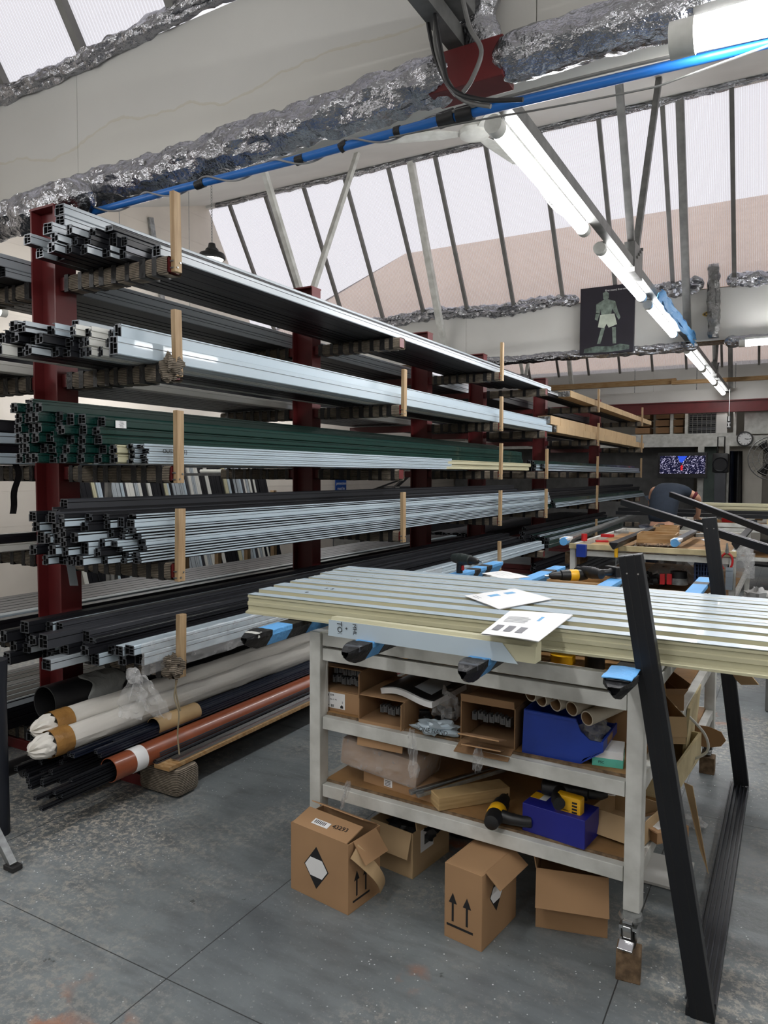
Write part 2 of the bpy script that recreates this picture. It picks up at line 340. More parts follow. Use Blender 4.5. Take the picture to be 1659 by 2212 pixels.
for gi,g0 in enumerate([-4.6]+GUT):
    # roof slope from this gutter up to the next ridge: lining underneath, sheeting outside
    if g0<18:
        gg=G(); ya,yb=g0+.35,g0+7.6-DR
        gg.prism([(ya,4.08),(yb,ZR),(yb,ZR+.06),(ya,4.14)],XL,XR,'x',0)
        gg.prism([(ya,4.15),(yb,ZR+.07),(yb-.1,ZR+1.2),(ya+.2,4.2)],XL-.2,XR+.2,'x',1)
        struct(gg,'ceiling',[BOARD,BEIGE],loc=(0,0,0))
    # gutter box: two lined sides and a base
    gg=G(); nx=7
    if g0<0: gg.bb((XL,g0,ZB),(XR,g0+.02,ZT))
    else:
        cuts=[XL,at(1010 if g0>10 else 145,400,y=g0).x-(0 if g0>10 else 0)]
        while cuts[-1]<XR: cuts.append(cuts[-1]+2.4)
        cuts[-1]=XR
        cuts=sorted(cuts)
        if g0<5: cuts=[XL,-6.4,-3.82,-.98,1.4,3.8,XR]
        for a,b in zip(cuts,cuts[1:]): gg.bb((a+.002,g0,ZB),(b-.002,g0+.02,ZT))
    gg.bb((XL,g0+.33,ZB),(XR,g0+.35,4.1)); gg.bb((XL,g0+.02,ZB+.03),(XR,g0+.33,ZB+.05))
    if g0==3.0:
        for q_ in gg.v: q_.z+=max(-.09,(q_.x+1.3)*.018) if q_.x<-1.3 else 0
    struct(gg,'trim_%d'%(gi+1),STAIN if g0==3.0 else BOARD,loc=(0,0,0))
    if g0>0:
        struct(G().bb((XL,g0+.03,ZB-.012),(XR,g0+.3,ZB+.005)),'trim_%d'%(gi+11),OLDW,loc=(0,0,0))
    # north light: ribbed sheets and bars
    p=V((0,g0+.02,ZT+.02)); q=V((0,g0-DR,ZR)); d=(q-p).normalized(); nrm=V((0,d.z,-d.y))
    gg=G(); gg.add([p+V((XL,0,0)),p+V((XR,0,0)),q+V((XR,0,0)),q+V((XL,0,0))],[(0,1,2,3)])
    win=struct(gg,'window_%d'%(gi+1),RIB,loc=(0,0,0),solid=0)
    x=-8.2
    while x<XR:
        if g0>0: G().bar(p+V((x,-.03,-.03)),q+V((x,-.03,-.03)),.05,.05,up=nrm).build('glazing_bar',DARKBAR,win,world=True)
        x+=.745
    # ridge closing piece
    struct(G().bb((XL,g0-DR-.02,ZR-.05),(XR,g0-DR+.06,ZR+.1)),'trim_%d'%(gi+21),BOARD,loc=(0,0,0))
# crumpled foil along a line
def foil_roll(name,label,x0,x1,y,z,r,m=FOIL,sag=.0,seed=0,flat=1.,amp=.22,n=None,group=None):
    L=x1-x0; nu=n or int(L/.018); nv=30
    def fn(u,v):
        x=x0+L*u; a=2*PI*v; k=1+amp*(noise.noise(V((x*5+seed,math.cos(a)*1.6,math.sin(a)*1.6)))+.7*noise.noise(V((x*14+seed,math.cos(a)*3,math.sin(a)*3))))*1.3; k-=.09*abs(noise.noise(V((x*26+seed,math.cos(a)*5,math.sin(a)*5)))); k*=math.sqrt(max(0.,min(1.,min(x-x0,x1-x)/(r*.9))))
        return V((x,y+r*k*math.cos(a)*flat,z+(min(0,(x+1.3)*.026) if y<3.05 else 0)+r*k*math.sin(a)+sag*noise.noise(V((x*.9+seed,0,0)))))
    g=G().surf(fn,nu,nv); o=g.build(name,m,smooth=True); return tag(o,label,'insulation',group)
xr0=at(1062,190,y=2.93).x; xl1=at(1000,190,y=2.93).x
o=foil_roll('foil_insulation_wrap','silver foil wrapped pipe under the near roof gutter, left of the maroon beam end',-4.6,xl1,2.9,3.275,.1,sag=.03)
o=foil_roll('foil_insulation_wrap','silver foil wrapped pipe under the near roof gutter, right of the maroon beam end',xr0,3.2,2.9,3.285,.095,sag=.02,seed=9,amp=.12)
foil_roll('foil_insulation_wrap','loose foil bundle drooping at the left end of the near gutter above the rack',-4.55,-3.35,2.72,3.17,.1,sag=.03,seed=22,amp=.2)
foil_roll('foil_insulation_wrap','long foil edge strip along the top of the near gutter board',-8.6,-.4,2.97,4.1,.045,sag=.03,seed=3,amp=.4)
foil_roll('foil_insulation_wrap','foil edge strip on top of the far gutter board, left of the black poster',-6.5,-2.75,10.55,4.11,.08,sag=.06,seed=5,amp=.5)
foil_roll('foil_insulation_wrap','foil edge strip on top of the far gutter board, behind the lit tubes',-2.0,-1.1,10.5,4.12,.09,sag=.08,seed=6,amp=.5)
foil_roll('foil_insulation_wrap','foil edge strip on the far gutter board at the right edge of the photo',-.85,3.,10.55,4.13,.08,sag=.06,seed=7,amp=.5)
foil_roll('foil_insulation_wrap','thin foil wrapped pipe under the far gutter board, crossing behind the black poster',-5.4,-1.15,10.5,3.31,.065,sag=.02,seed=8,amp=.25)
foil_roll('foil_insulation_wrap','thin foil wrapped pipe under the far gutter board, right of the tube lights',-.85,3.,10.5,3.34,.065,sag=.02,seed=11,amp=.3)
foil_roll('foil_insulation_wrap','narrow foil strip along the top of the long glazing, below the sloping ceiling',-8.5,3.,9.32,6.02,.035,sag=.03,seed=12,amp=.5,n=300)
# vertical foil lump beside the near beam end
def vlump(p,q,r,seed):
    p,q=V(p),V(q)
    def fn(u,v):
        c=p.lerp(q,u); a=2*PI*v; k=r*(1+.5*noise.noise(V((u*9+seed,math.cos(a)*2,math.sin(a)*2))))*(1.15-.5*abs(u-.5))
        return c+V((k*math.cos(a),k*.6*math.sin(a),0))
    return G().surf(fn,40,14)
tag(vlump((-1.19,2.93,3.3),(-1.2,2.9,4.0),.075,3).build('foil_insulation_wrap',FOIL,smooth=True),'crumpled foil sleeve standing beside the dark beam at the top centre','insulation')
tag(vlump((-.97,10.5,3.4),(-1.0,10.5,4.35),.07,5).build('foil_insulation_wrap',FOILD,smooth=True),'upright foil sleeve on the far gutter board right of the roof rafter','insulation')
# maroon gutter beam end showing between the foils
tag(G().bb((xl1-.12,2.84,3.2),(xr0+.08,2.98,3.36)).build('gutter_beam',DRED,bevel=.004),'maroon steel beam end showing between the two lengths of foil wrapped pipe','beam')
# blue compressed air pipe with couplings, tape and a coiled cable
def P3(px,py,y): return at(px,py,y=y)
pa=[P3(165,468,2.8),P3(390,407,2.8),P3(640,345,2.8),P3(965,256,2.8),P3(1060,234,2.8),P3(1300,178,2.8),P3(1659,92,2.8)]; pa.append(pa[-1]+(pa[-1]-pa[-2])*1.2)
t=thing('air_pipe','blue plastic air pipe running under the near foil wrapped gutter','pipe',tuple(pa[3]))
G().tube(pa,.019,12).build('pipe',BLUE,t,world=True,smooth=True)
for k,(x0,y0,x1,y1) in enumerate(((948,262,982,250),(988,250,1022,241),(735,321,750,310),(853,286,866,282),(640,348,657,342),(424,401,442,394))):
    a=P3(x0,y0,2.8); b=P3(x1,y1,2.8); G().cyl(a,b,.031 if k<2 else .022,14).build('coupling' if k<2 else 'tape_band',BLACK if k<2 else TAPE,t,world=True,smooth=True)
def wave(pa,amp,per,n=160,off=(0,0,0)):
    out=[]; L=[0]
    for a,b in zip(pa,pa[1:]): L.append(L[-1]+(b-a).length)
    for i in range(n+1):
        s=L[-1]*i/n; k=max(j for j in range(len(L)) if L[j]<=s+1e-9); k=min(k,len(pa)-2)
        c=pa[k].lerp(pa[k+1],(s-L[k])/(L[k+1]-L[k])); ph=2*PI*s/per
        out.append(c+V((0,amp*math.cos(ph),amp*math.sin(ph)))+V(off))
    return out
tag(G().tube(wave(pa[:4],.026,.42),.0045,6).build('grey_cable',mat('grey_cable_sheath',srgb(150,150,150),.5),smooth=True),'thin grey cable coiled around the blue air pipe','cable')
tag(G().tube(wave([p+V((0,-.03,.01)) for p in pa[3:]],.008,1.9),.007,6).build('grey_cable',GREYP,smooth=True),'grey cable strapped along the blue pipe right of its black coupling','cable')
tag(G().tube(wave([P3(840,297,2.75),P3(1150,240,2.75),P3(1420,185,2.75),P3(1659,100,2.75)],.003,1.2),.004,6).build('grey_cable',GREYP,smooth=True),'thin straight grey cable running just below the blue air pipe','cable')
# cable bundle looping down at the top centre
CB=[((918,0),(930,80),(950,150),(985,205),(1030,226)),((945,10),(940,90),(962,165),(1000,215),(1060,230)),((935,0),(955,120),(975,190),(1040,215),(1130,215)),((1000,0),(1015,60),(1040,110),(1020,170),(1000,200))]
def smooth_path(pts,n=8):
    out=[]; pts=[V(p) for p in pts]; P=[pts[0]]+pts+[pts[-1]]
    for i in range(1,len(P)-2):
        for k in range(n):
            t=k/n; a,b,c,d=P[i-1],P[i],P[i+1],P[i+2]
            out.append(.5*((2*b)+(c-a)*t+(2*a-5*b+4*c-d)*t*t+(3*b-a-3*c+d)*t**3))
    return out+[P[-1]]
for i,cb in enumerate(CB):
    tag(G().tube(smooth_path([P3(x,y,2.7-.02*i) for x,y in cb]),.009,8).build('black_cable',[BLACK,GREYP][i%2],smooth=True),['thick black cable hanging furthest left beside the dark beam at the top centre','grey cable looping from the dark beam down to the blue pipe coupling','black cable crossing under the maroon beam end','short grey cable between the dark beam and the foil sleeve'][i],'cable')
# ---------------------------------------------------------------- roof trusses, lights
def truss(X,g0,label,y0=None):
    t=thing('roof_truss',label,'truss',(X,g0+3.8,3.42))
    cy0=g0+.35 if y0 is None else y0
    G().bb((X-.035,cy0,3.40),(X+.035,g0+7.6,3.475)).build('bottom_chord',GREYP,t,world=True)
    n=V((X,g0+3.8,3.44))
    for yy in (2.93,4.9):
        e=V((X,g0+yy,lin(g0+yy,g0)))
        G().bar(n,e,.055,.055,up=(1,0,0)).build('web_member',WHITEP if X<-2 else GREYP,t,world=True)
    G().bb((X-.045,g0+3.62,3.36),(X+.045,g0+3.98,3.62)).build('node_plate',GREYP,t,world=True)
    g=G()
    for k in range(4): g.cyl((X-.06,g0+3.7+.07*k,3.5+.04*k),(X+.06,g0+3.7+.07*k,3.5+.04*k),.014,8)
    g.build('bolt',GREYP,t,world=True)
    G().bar(V((X,g0+7.58,3.45)),V((X,g0+7.6-DR-.02,ZR-.05)),.09,.09,up=(1,0,0)).build('rafter',GREYP if X>-2 else WHITEP,t,world=True)
    return t
truss(-1.3,3.0,'grey roof truss carrying the row of lit tube lights, in the middle bay',y0=.2)
truss(-4.85,3.0,'white roof truss over the rack, its two web members meeting in a V')
truss(2.25,3.0,'grey roof truss at the far right of the middle bay')
truss(-1.3,10.6,'grey roof truss of the far bay in line with the tube lights')
truss(-4.85,10.6,'pale roof truss of the far bay above the rack')
truss(2.25,10.6,'grey roof truss of the far bay at the right edge')
tag(G().bb((-1.37,.5,3.49),(-1.2,2.95,3.62)).build('cable_trunking',GREYP,bevel=.004),'dark grey box trunking at the top centre in front of the near gutter','trunking')
def tube_light(c,d,L,label,r=.042,group='tube lights',m=None):
    c=V(c); d=V(d).normalized(); up=V((0,0,1)); s=d.cross(up)
    t=thing('tube_light',label,'light',tuple(c),group=group)
    a=c-d*L/2; b=c+d*L/2
    g=G(); n=20; vs=[]; 
    g.tube([a,a.lerp(b,.5),b],r,20); g.build('diffuser',m or LEDM,t,world=True,smooth=True)
    G().cyl(a-d*.07,a+d*.005,r*1.12,20).build('end_cap',WHITEP,t,world=True,smooth=True); G().cyl(b-d*.005,b+d*.07,r*1.12,20).build('end_cap',WHITEP,t,world=True,smooth=True)
    G().bar(a+up*(r+.012),b+up*(r+.012),.05,.03).build('bracket',GREYP,t,world=True)
    return t
ly=lambda px,py: at(px,py,x=-1.37).y
y1=[(3.55,5.4),(5.85,7.7),(8.0,9.9)]
nm=['nearest','second','third']
for i,(a,b) in enumerate(y1): tube_light((-1.38,(a+b)/2,3.37),(0,1,0),b-a-.14,'lit white tube light on the middle bay truss, %s from the camera'%nm[i])
for i,(a,b) in enumerate([(11.1,13.1),(13.25,15.2),(15.4,17.3)]): tube_light((-1.38,(a+b)/2,3.36),(0,1,0),b-a-.14,'lit white tube light on the far bay truss, %s beyond the far gutter'%['first','second','third'][i],m=LEDF)
a=at(1462,100,y=2.6); tube_light((a.x+.75,2.6,a.z+.02),(1,0,0),1.4,'large lit tube light at the top right corner along the foil wrapped pipe',r=.05)
a=at(1600,742,y=10.35); tube_light((a.x+.75,10.35,a.z),(1,0,0),1.4,'lit tube light under the far gutter at the right edge of the photo')
for i,(x,y) in enumerate(((2.25,1.5),(2.25,4.8),(2.25,7.6),(-1.3,-2.2),(2.25,-2.2),(-4.9,-2.2),(-1.3,.3),(-5.4,.3),(-7.4,4.),(-7.4,7.),(-7.4,11.))):  # extra tube lights added out of view to brighten aisles and bench fronts
    t=tube_light((x,y,3.3),(0,1,0),1.6,'added tube light out of view, over %s'%['the right aisle by the near bench','the right aisle','the far right aisle','the aisle behind the camera','the right corner behind the camera','the left corner behind the camera','the camera position','the front end of the rack','the left aisle behind the rack','the middle of the left aisle','the far left aisle'][i])
    for dy in (-.6,.6): G().cyl((x,y+dy,3.36),(x,y+dy,lin(y+dy,-4.6 if y<2.9 else 3. if y<10 else 10.6)-.005),.004,6).build('hanger_wire',GALV,t,world=True)
# curved flex beside the first light
tag(G().tube(smooth_path([at(1130,330,x=-1.45),at(1160,400,x=-1.47),at(1200,455,x=-1.45),at(1245,478,x=-1.4)]),.006,6).build('white_flex',ALWHT,smooth=True),'white flex hanging in a curve beside the nearest truss tube light','cable')
# film scrap at truss
def crumple(name,label,c,sx,sy,sz,m,cat,seed=0,n=26,world=None):
    c=V(c)
    def fn(u,v):
        a=2*PI*u; b=PI*v; q=V((math.cos(a)*math.sin(b),math.sin(a)*math.sin(b),math.cos(b)))
        k=1+.55*noise.noise(q*2.2+V((seed,0,0)))+.3*noise.noise(q*5+V((seed,3,0)))
        return c+V((q.x*sx,q.y*sy,q.z*sz))*k
    o=G().surf(fn,n,n//2).build(name,m,smooth=True); return tag(o,label,cat)
tag(G().surf(lambda u,v:at(1425+75*u+6*math.sin(9*v),650+100*u-25*v,x=-1.2)+V((.03*noise.noise(V((u*8,v*6,0))),0,.05*noise.noise(V((u*7,v*7,3))))),18,8).build('blue_plastic_sheet',BLUET,solid=.004,smooth=True),'blue plastic sheet tied to the truss beside the third tube light','sheet')
# high bay lamp on a chain
L0=at(458,552,y=6.9); zt=lin(L0.y,3.0)
t=thing('high_bay_lamp','round lit high bay lamp hanging on a chain before the white gable wall','light',tuple(L0))
G().lathe([(0,.06),(.07,.06),(.09,.04),(.15,.02),(.165,-.01),(.165,-.04),(.14,-.05)],L0,28).build('housing',BLACK,t,world=True,smooth=True)
G().lathe([(.0,-.075),(.08,-.068),(.135,-.05),(.14,-.045)],L0,28).build('lens',LEDS,t,world=True)
G().lathe([(0,.15),(.04,.145),(.05,.1),(.08,.07),(.08,.05)],L0,16).build('driver',BLACK,t,world=True,smooth=True)
g=G(); z=L0.z+.15; k=0
while z<zt-.02:
    R=.014; g.tube([V((L0.x,L0.y,z+.02))+ (V((math.cos(a)*R*.8,0,math.sin(a)*R*1.5)) if k%2 else V((0,math.cos(a)*R*.8,math.sin(a)*R*1.5))) for a in [i*2*PI/8 for i in range(9)]],.003,5); z+=.034; k+=1
g.build('chain',GALV,t,world=True)
# ceiling fan
F0=at(1025,288,y=5.2)
t=thing('ceiling_fan','white three blade ceiling fan behind the blue pipe beside the first tube light','fan',tuple(F0))
G().lathe([(0,-.045),(.06,-.04),(.11,-.02),(.12,.01),(.1,.04),(.03,.06),(0,.06)],F0,26).build('motor_hub',WHITEP,t,world=True,smooth=True)
G().cyl(F0+V((0,0,.05)),V((F0.x,F0.y,lin(F0.y,3.))),.014,10).build('down_rod',WHITEP,t,world=True)
for k,a in enumerate((.1,2.2,4.29)):
    d=V((math.cos(a-2.9),math.sin(a-2.9),0)); s=V((-d.y,d.x,0))
    g=G().add([F0+d*.1-s*.03,F0+d*.1+s*.03,F0+d*.25+s*.06+V((0,0,.01)),F0+d*.68+s*.065+V((0,0,.015)),F0+d*.7+s*.0,F0+d*.68-s*.065,F0+d*.25-s*.06],[(0,1,2,3,4,5,6)])
    g.build('blade',WHITEP,t,world=True,solid=.008)
# poster: plain generic stand-in
pc=[at(1245,622,y=10.4),at(1367,606,y=10.4),at(1376,764,y=10.4),at(1256,768,y=10.4)]
cx=sum(p.x for p in pc)/4; cz=sum(p.z for p in pc)/4; W_,H_=.74,.93
t=thing('wall_poster','tall black poster with a pale standing figure, fixed to the far gutter board','poster',(cx,10.44,cz-H_/2))
G().bb((-W_/2,-.02,0),(W_/2,.02,H_)).build('panel',mat('poster_black',srgb(26,22,34),.4,var=.1),t,bevel=.004)
g=G(); y=-.022
def blob(pts): g.prism([(a*W_,b*H_) for a,b in pts],y,y-.0015,'y') if False else g.prism([(a*W_,b*H_) for a,b in pts],y,y-.0015,'y')
blob([(-.08,.9),(-.02,.92),(.03,.89),(.03,.82),(-.01,.79),(-.07,.81)])
blob([(-.06,.8),(.02,.8),(.15,.76),(.2,.62),(.13,.6),(.1,.66),(.08,.58),(-.1,.58),(-.12,.66),(-.13,.6),(-.2,.6),(-.2,.74)])
blob([(.2,.62),(.25,.52),(.22,.48),(.14,.6)]); blob([(-.2,.62),(-.22,.52),(-.17,.5),(-.13,.6)])
blob([(-.1,.38),(-.03,.38),(-.09,.2),(-.11,.15),(-.17,.15)]); blob([(.1,.38),(.17,.38),(.18,.2),(.18,.14),(.12,.14)])
g.build('figure',mat('print_grey',srgb(120,134,124),.5,var=.3,scale=14),t)
g=G(); blob([(-.12,.58),(.14,.58),(.19,.42),(.04,.38),(0,.44),(-.04,.38),(-.16,.4)]); g.build('shorts',mat('print_light',srgb(176,184,170),.5,var=.1,scale=14),t)
g=G(); blob([(-.42,.03),(-.4,.09),(-.2,.12),(.1,.1),(.25,.13),(.42,.1),(.42,.04),(.1,.02)]); g.build('pale_patch',mat('print_dim',srgb(96,112,104),.5,var=.35,scale=16),t)
text('First round, first minute.',.034,frame((.14,-.0225,H_*.93),*UPX),PAPER,t,depth=.0005)
# small brass plaque on the far gutter board
c=at(1535,678,y=10.58); t=thing('name_plaque','small oval brass plaque on the far gutter board at right','plaque',tuple(c))
pts=[(.1*math.cos(a)*(1 if abs(math.cos(a))>.5 else 1.3),.035*math.sin(a)) for a in [k*2*PI/20 for k in range(20)]]
G().prism(pts,-.006,.004,'y').build('plate',mat('brass',srgb(170,140,70),.35,.8),t); G().prism([(x*.85,z*.75) for x,z in pts],-.007,-.004,'y').build('face',BLACK,t)
G().bb((-.06,-.0085,-.01),(.05,-.007,.01)).build('engraving',mat('brass2',srgb(190,160,90),.4,.6),t)
# ---------------------------------------------------------------- cantilever rack
XC,XT=-3.55,-2.65
COLY=[2.62,4.98,7.12,8.72,11.35,15.0]
TIER=[2.645,2.133,1.638,1.16,.666,.142]      # top of the padded arms
TN=['top','second','third','fourth','fifth','lowest']
ORD=['nearest','second','third','fourth','fifth','farthest']
STOP={0:{0:(2.57,2.95),1:(2.07,2.39),2:(1.55,1.905),3:(1.065,1.425),4:(.585,.90)},
      1:{1:None,3:None},2:{0:None,1:None,2:None,3:None,4:None},3:{2:None,3:None},4:{0:None,1:None,2:None,3:None,4:None},5:{0:None,1:None,2:None}}
def ordw(k):
    o=['first','second','third','fourth','fifth','sixth','seventh','eighth','ninth','tenth','eleventh','twelfth','thirteenth','fourteenth','fifteenth','sixteenth','seventeenth','eighteenth','nineteenth']
    if k<19: return o[k]
    t,u=divmod(k+1,10); w_=['','','twent','thirt','fort','fift','sixt','sevent','eight','ninet'][t]
    return w_+'ieth' if u==0 else w_+'y-'+o[u-1]
def ibeam(g,x,y,z0,z1,w=.1,d=.19,t=.011):
    # flanges face -Y and +Y? web along X so the arms bolt to the flanges
    g.bb((x-d/2,y-w/2,z0),(x-d/2+t,y+w/2,z1)); g.bb((x+d/2-t,y-w/2,z0),(x+d/2,y+w/2,z1)); g.bb((x-d/2+t,y-t/2,z0),(x+d/2-t,y+t/2,z1))
for ci,cy in enumerate(COLY):
    t=thing('cantilever_rack_column','%s maroon rack column with carpet wrapped arms'%ORD[ci]+['',' and wooden stops',' and pale wooden stops',' before the rack gap',' between the long stock stacks',' near the far wall'][ci],'rack',(XC,cy,0),group='rack columns')
    top=3.02 if ci==0 else 3.12
    g=G(); ibeam(g,XC,cy,.0,top,w=.13 if ci==0 else .12,d=.2); g.bb((XC-.1,cy-.07,top-.012),(XC+.1,cy+.07,top)); g.build('column',RED,t,world=True)
    for s in (1,-1):
        G().bb((XC,cy-.06,0),(XC+s*.9,cy+.06,.06)).build('base_beam',RED,t,world=True,bevel=.004)
        for ti,tz in enumerate(TIER):
            x0=XC+s*.1; x1=XC+s*.9
            hh=.085; 
            a=G().bb((x0,cy-.035,tz-hh+.01),(x1-s*.004,cy+.035,tz-.006)).build('arm',RED,t,world=True)
            if s<0 and ci>1: continue
            g=G(); n=24
            def fn(u,v):
                x=(x0+s*.05)+(x1-x0-s*.05)*u; aa=2*PI*v; r=1/max(abs(math.cos(aa)),abs(math.sin(aa)))*.9
                k=1+.05*noise.noise(V((x*9+ci*7+ti,aa,0)))
                return V((x,cy+.052*r*math.cos(aa)*k,tz-hh/2-.002+.0475*r*math.sin(aa)*k-(.012*noise.noise(V((x*6,ti,ci))) if math.sin(aa)<0 else 0)))
            g.surf(fn,20,20); g.build('carpet_wrap',CARPET,a,world=True)
            nb=8 if ci<3 else 5; g=G()
            for k in range(nb):
                bx=x0+(x1-x0)*(.09+.88*k/(nb-.5))+random.uniform(-.02,.02)*s; bw=random.uniform(.014,.022)
                g.bb((bx-bw,cy-.0485,tz-hh-.004),(bx+bw,cy+.0485,tz+.0005))
            g.build('tape_band',TAPE,a,world=True)
    for ti,z in STOP[ci].items():
        z0,z1=z or (TIER[ti]-.09,TIER[ti]+random.uniform(.24,.3))
        sw=random.uniform(-.008,.008)
        g=G(); g.bar((XT+.015,cy,z0),(XT+.015+sw*.3,cy+sw,z1),.046,.028,up=(1,0,0))
        p=g.build('wooden_stop',WOOD,t,world=True,bevel=.002)
        g=G()
        for dz in (.018,.05): g.cyl((XT+.02,cy-.025,z0+dz),(XT+.0,cy-.0262,z0+dz),.004,8); 
        for dz,dy in ((.02,-.008),(.045,.01)): g.cyl((XT+.027,cy+dy,z0+dz),(XT+.033,cy+dy,z0+dz),.005,10)
        g.build('screw',GALV,p,world=True)
# carpet covered foot of the nearest column
tag(G().bb((XT-.2,2.53,.004),(XT+.075,2.69,.147)).build('carpet_pad',CARPET,bevel=.03,smooth=True),'ribbed carpet pad wrapped round the foot of the nearest rack column','pad')
# ---------------------------------------------------------------- aluminium profiles
def profile_mesh(name,out,holes,film,body,film_segs,cut=CUT):
    "unit length extrusion along +Y; out: outline (x,z); holes: list of outlines"
    def area(p): return sum(p[i][0]*p[(i+1)%len(p)][1]-p[(i+1)%len(p)][0]*p[i][1] for i in range(len(p)))
    loops=[out]+holes; pts=[q for L in loops for q in L]
    tri=geometry.tessellate_polygon([[V((x,z,0)) for x,z in L] for L in loops])
    vs=[(x,0,z) for x,z in pts]+[(x,1,z) for x,z in pts]; n=len(pts); fs=[]; mi=[]
    for t in tri: fs.append(tuple(t)); mi.append(2); fs.append(tuple(i+n for i in t)); mi.append(2)
    o=0
    for li,L in enumerate(loops):
        m=len(L)
        for k in range(m):
            a,b=o+k,o+(k+1)%m; fs.append((a,b,b+n,a+n)); mi.append(3 if li else (0 if k in film_segs else 1))
        o+=m
    me=bpy.data.meshes.new(name); me.from_pydata(vs,[],fs)
    for q in (film,body,cut,INSIDE): me.materials.append(q)
    me.polygons.foreach_set('material_index',mi)
    bm=bmesh.new(); bm.from_mesh(me); bmesh.ops.recalc_face_normals(bm,faces=bm.faces); bm.to_mesh(me); bm.free()
    return me
T=.0022
def rect(x0,x1,z0,z1): return [(x0,z0),(x1,z0),(x1,z1),(x0,z1)]
def secA(w,h):  # frame profile, stepped shoulders; outer face +X at x=0
    out=[(-w,0),(-.012,0),(-.012,.004),(-.003,.004),(0,.006),(0,h-.014),(-.006,h-.013),(-.006,h-.009),(-.001,h-.008),(-.001,h-.002),(-.016,h-.002),(-.016,h),(-w+.01,h),(-w+.01,h-.008),(-w,h-.008),(-w,h-.022),(-w+.008,h-.022),(-w+.008,.018),(-w,.018)]
    H=[rect(-w*.42,-T-.003,.004+T,h-.018),rect(-w+.011,-w*.42-T,T,h*.45),rect(-w+.011,-w*.42-T,h*.45+T,h-.003)]
    return out,H,{4,8,9}
def secB(w,h):  # tall smooth face with a small groove
    out=[(-w,0),(-.004,0),(0,.004),(0,h*.62),(-.004,h*.63),(-.004,h*.67),(0,h*.68),(0,h-.004),(-.004,h),(-w+.006,h),(-w+.006,h*.7),(-w,h*.7)]
    H=[rect(-w*.5,-T-.004,.006,h*.3),rect(-w*.5,-T-.004,.3*h+T,h*.6),rect(-w*.5,-T-.007,.6*h+T,h-.006),rect(-w+.008,-w*.5-T,.004,h*.66),rect(-w+.009,-w*.5-T,h*.7,h-.004)]
    return out,H,{1,2,6,7,8}
def secC(w,h):  # open gutter-like section with arms
    out=[(-w,0),(0,0),(0,h*.35),(-.006,h*.37),(-.006,h*.55),(0,h*.57),(0,h),(-w*.35,h),(-w*.35,h-T),(-T*1.5,h-T),(-T*1.5,h*.6),(-w*.45,h*.6),(-w*.45,h*.8),(-w,h*.8)]
    H=[rect(-w*.4,-.009,T,h*.5),rect(-w+T,-w*.4-T,T,h*.35),rect(-w+T,-w*.45-T,h*.35+T,h*.76)]
    return out,H,{1,5,6}
SEC={'A':secA,'B':secB,'C':secC}; PM={}
COL={'white':(FILM,ALBLK),'silver':(FILM,FILMG),'grey':(FILMG,ALBLK),'black':(ALBLK,ALBLK),'anthracite':(ALGRY,ALBLK),'green':(ALGRN,ALGRN),'cream':(ALCRM,ALCRM),'plain white':(ALWHT,ALWHT),'navy':(ALNAVY,ALNAVY)}
CN={'white':'pale blue','silver':'silver','grey':'grey','black':'black','anthracite':'anthracite','green':'dark green','cream':'cream','plain white':'plain white','navy':'navy'}
def prof(kind,colour,w,h,loc,L,label,group,flip=False,rx=0,rz=0,yscale=1,name='aluminium_profile'):
    k=(kind,colour,round(w,3),round(h,3))
    if k not in PM:
        out,H,fs=SEC[kind](w,h); PM[k]=profile_mesh('aluminium_profile',out,H,*COL[colour],fs)
    o=bpy.data.objects.new(name,PM[k]); C.objects.link(o); o.location=loc; o.scale=(1,L,1); o.rotation_euler=(rx,0,rz)
    return tag(o,label,'profile',group)
PCOUNT=0; USED=set()
def col_words(i): return ['outermost row','second row in','third row in','fourth row in','fifth row in','sixth row in','seventh row in','eighth row in','ninth row in'][i] if i<9 else 'row %d in'%(i+1)
STUFF=G()
def add_stuff(kind,colour,w,h,loc,L):
    k=(kind,colour,round(w,3),round(h,3))
    if k not in PM:
        out,H,fs=SEC[kind](w,h); PM[k]=profile_mesh('aluminium_profile',out,H,*COL[colour],fs)
    me=PM[k]; o=len(STUFF.v); STUFF.v+=[V((v.co.x+loc[0],v.co.y*L+loc[1],v.co.z+loc[2])) for v in me.vertices]
    for p in me.polygons:
        STUFF.f.append(tuple(i+o for i in p.vertices)); m=me.materials[p.material_index]
        if m not in SMATS: SMATS.append(m)
        STUFF.m.append(SMATS.index(m))
SMATS=[]
def bundle(tier,where,x0,z0,spec,group,ys=0,Lj=.12,stuff=False):
    "spec: list of columns going inwards; each (w,ystart,length,[(kind,colour,h),...bottom to top])"
    global PCOUNT
    x=x0
    for ci,(wd,ystart,L,items) in enumerate(spec):
        z=z0; n=len(items)
        for ri,(kd,cl,h) in enumerate(items):
            ht='alone' if n==1 else 'bottom' if ri==0 else 'topmost' if ri==n-1 else '%s up'%['','second','third','fourth','fifth','sixth','seventh','eighth','ninth','tenth','eleventh'][ri]
            lab='%s profile on the %s tier%s, %s, %s'%(CN[cl],TN[tier],where.replace(' in the far bay',' far bay').replace(' with the green stock',''),col_words(ci),ht)
            j=random.uniform(-Lj,Lj)
            if stuff or (where==' in the far bay' and ci>1) or (where=='' and ci>6):
                add_stuff(kd,cl,wd-.002,h-.0015,(x+random.uniform(-.003,.0015),ystart+j+ys,z),L+random.uniform(-.08,.08)); z+=h; continue
            prof(kd,cl,wd-.002,h-.0015,(x+random.uniform(-.003,.0015),ystart+j+ys,z),L+random.uniform(-.08,.08),lab,group)
            z+=h; PCOUNT+=1
        x-=wd
R_=lambda *a:list(a)
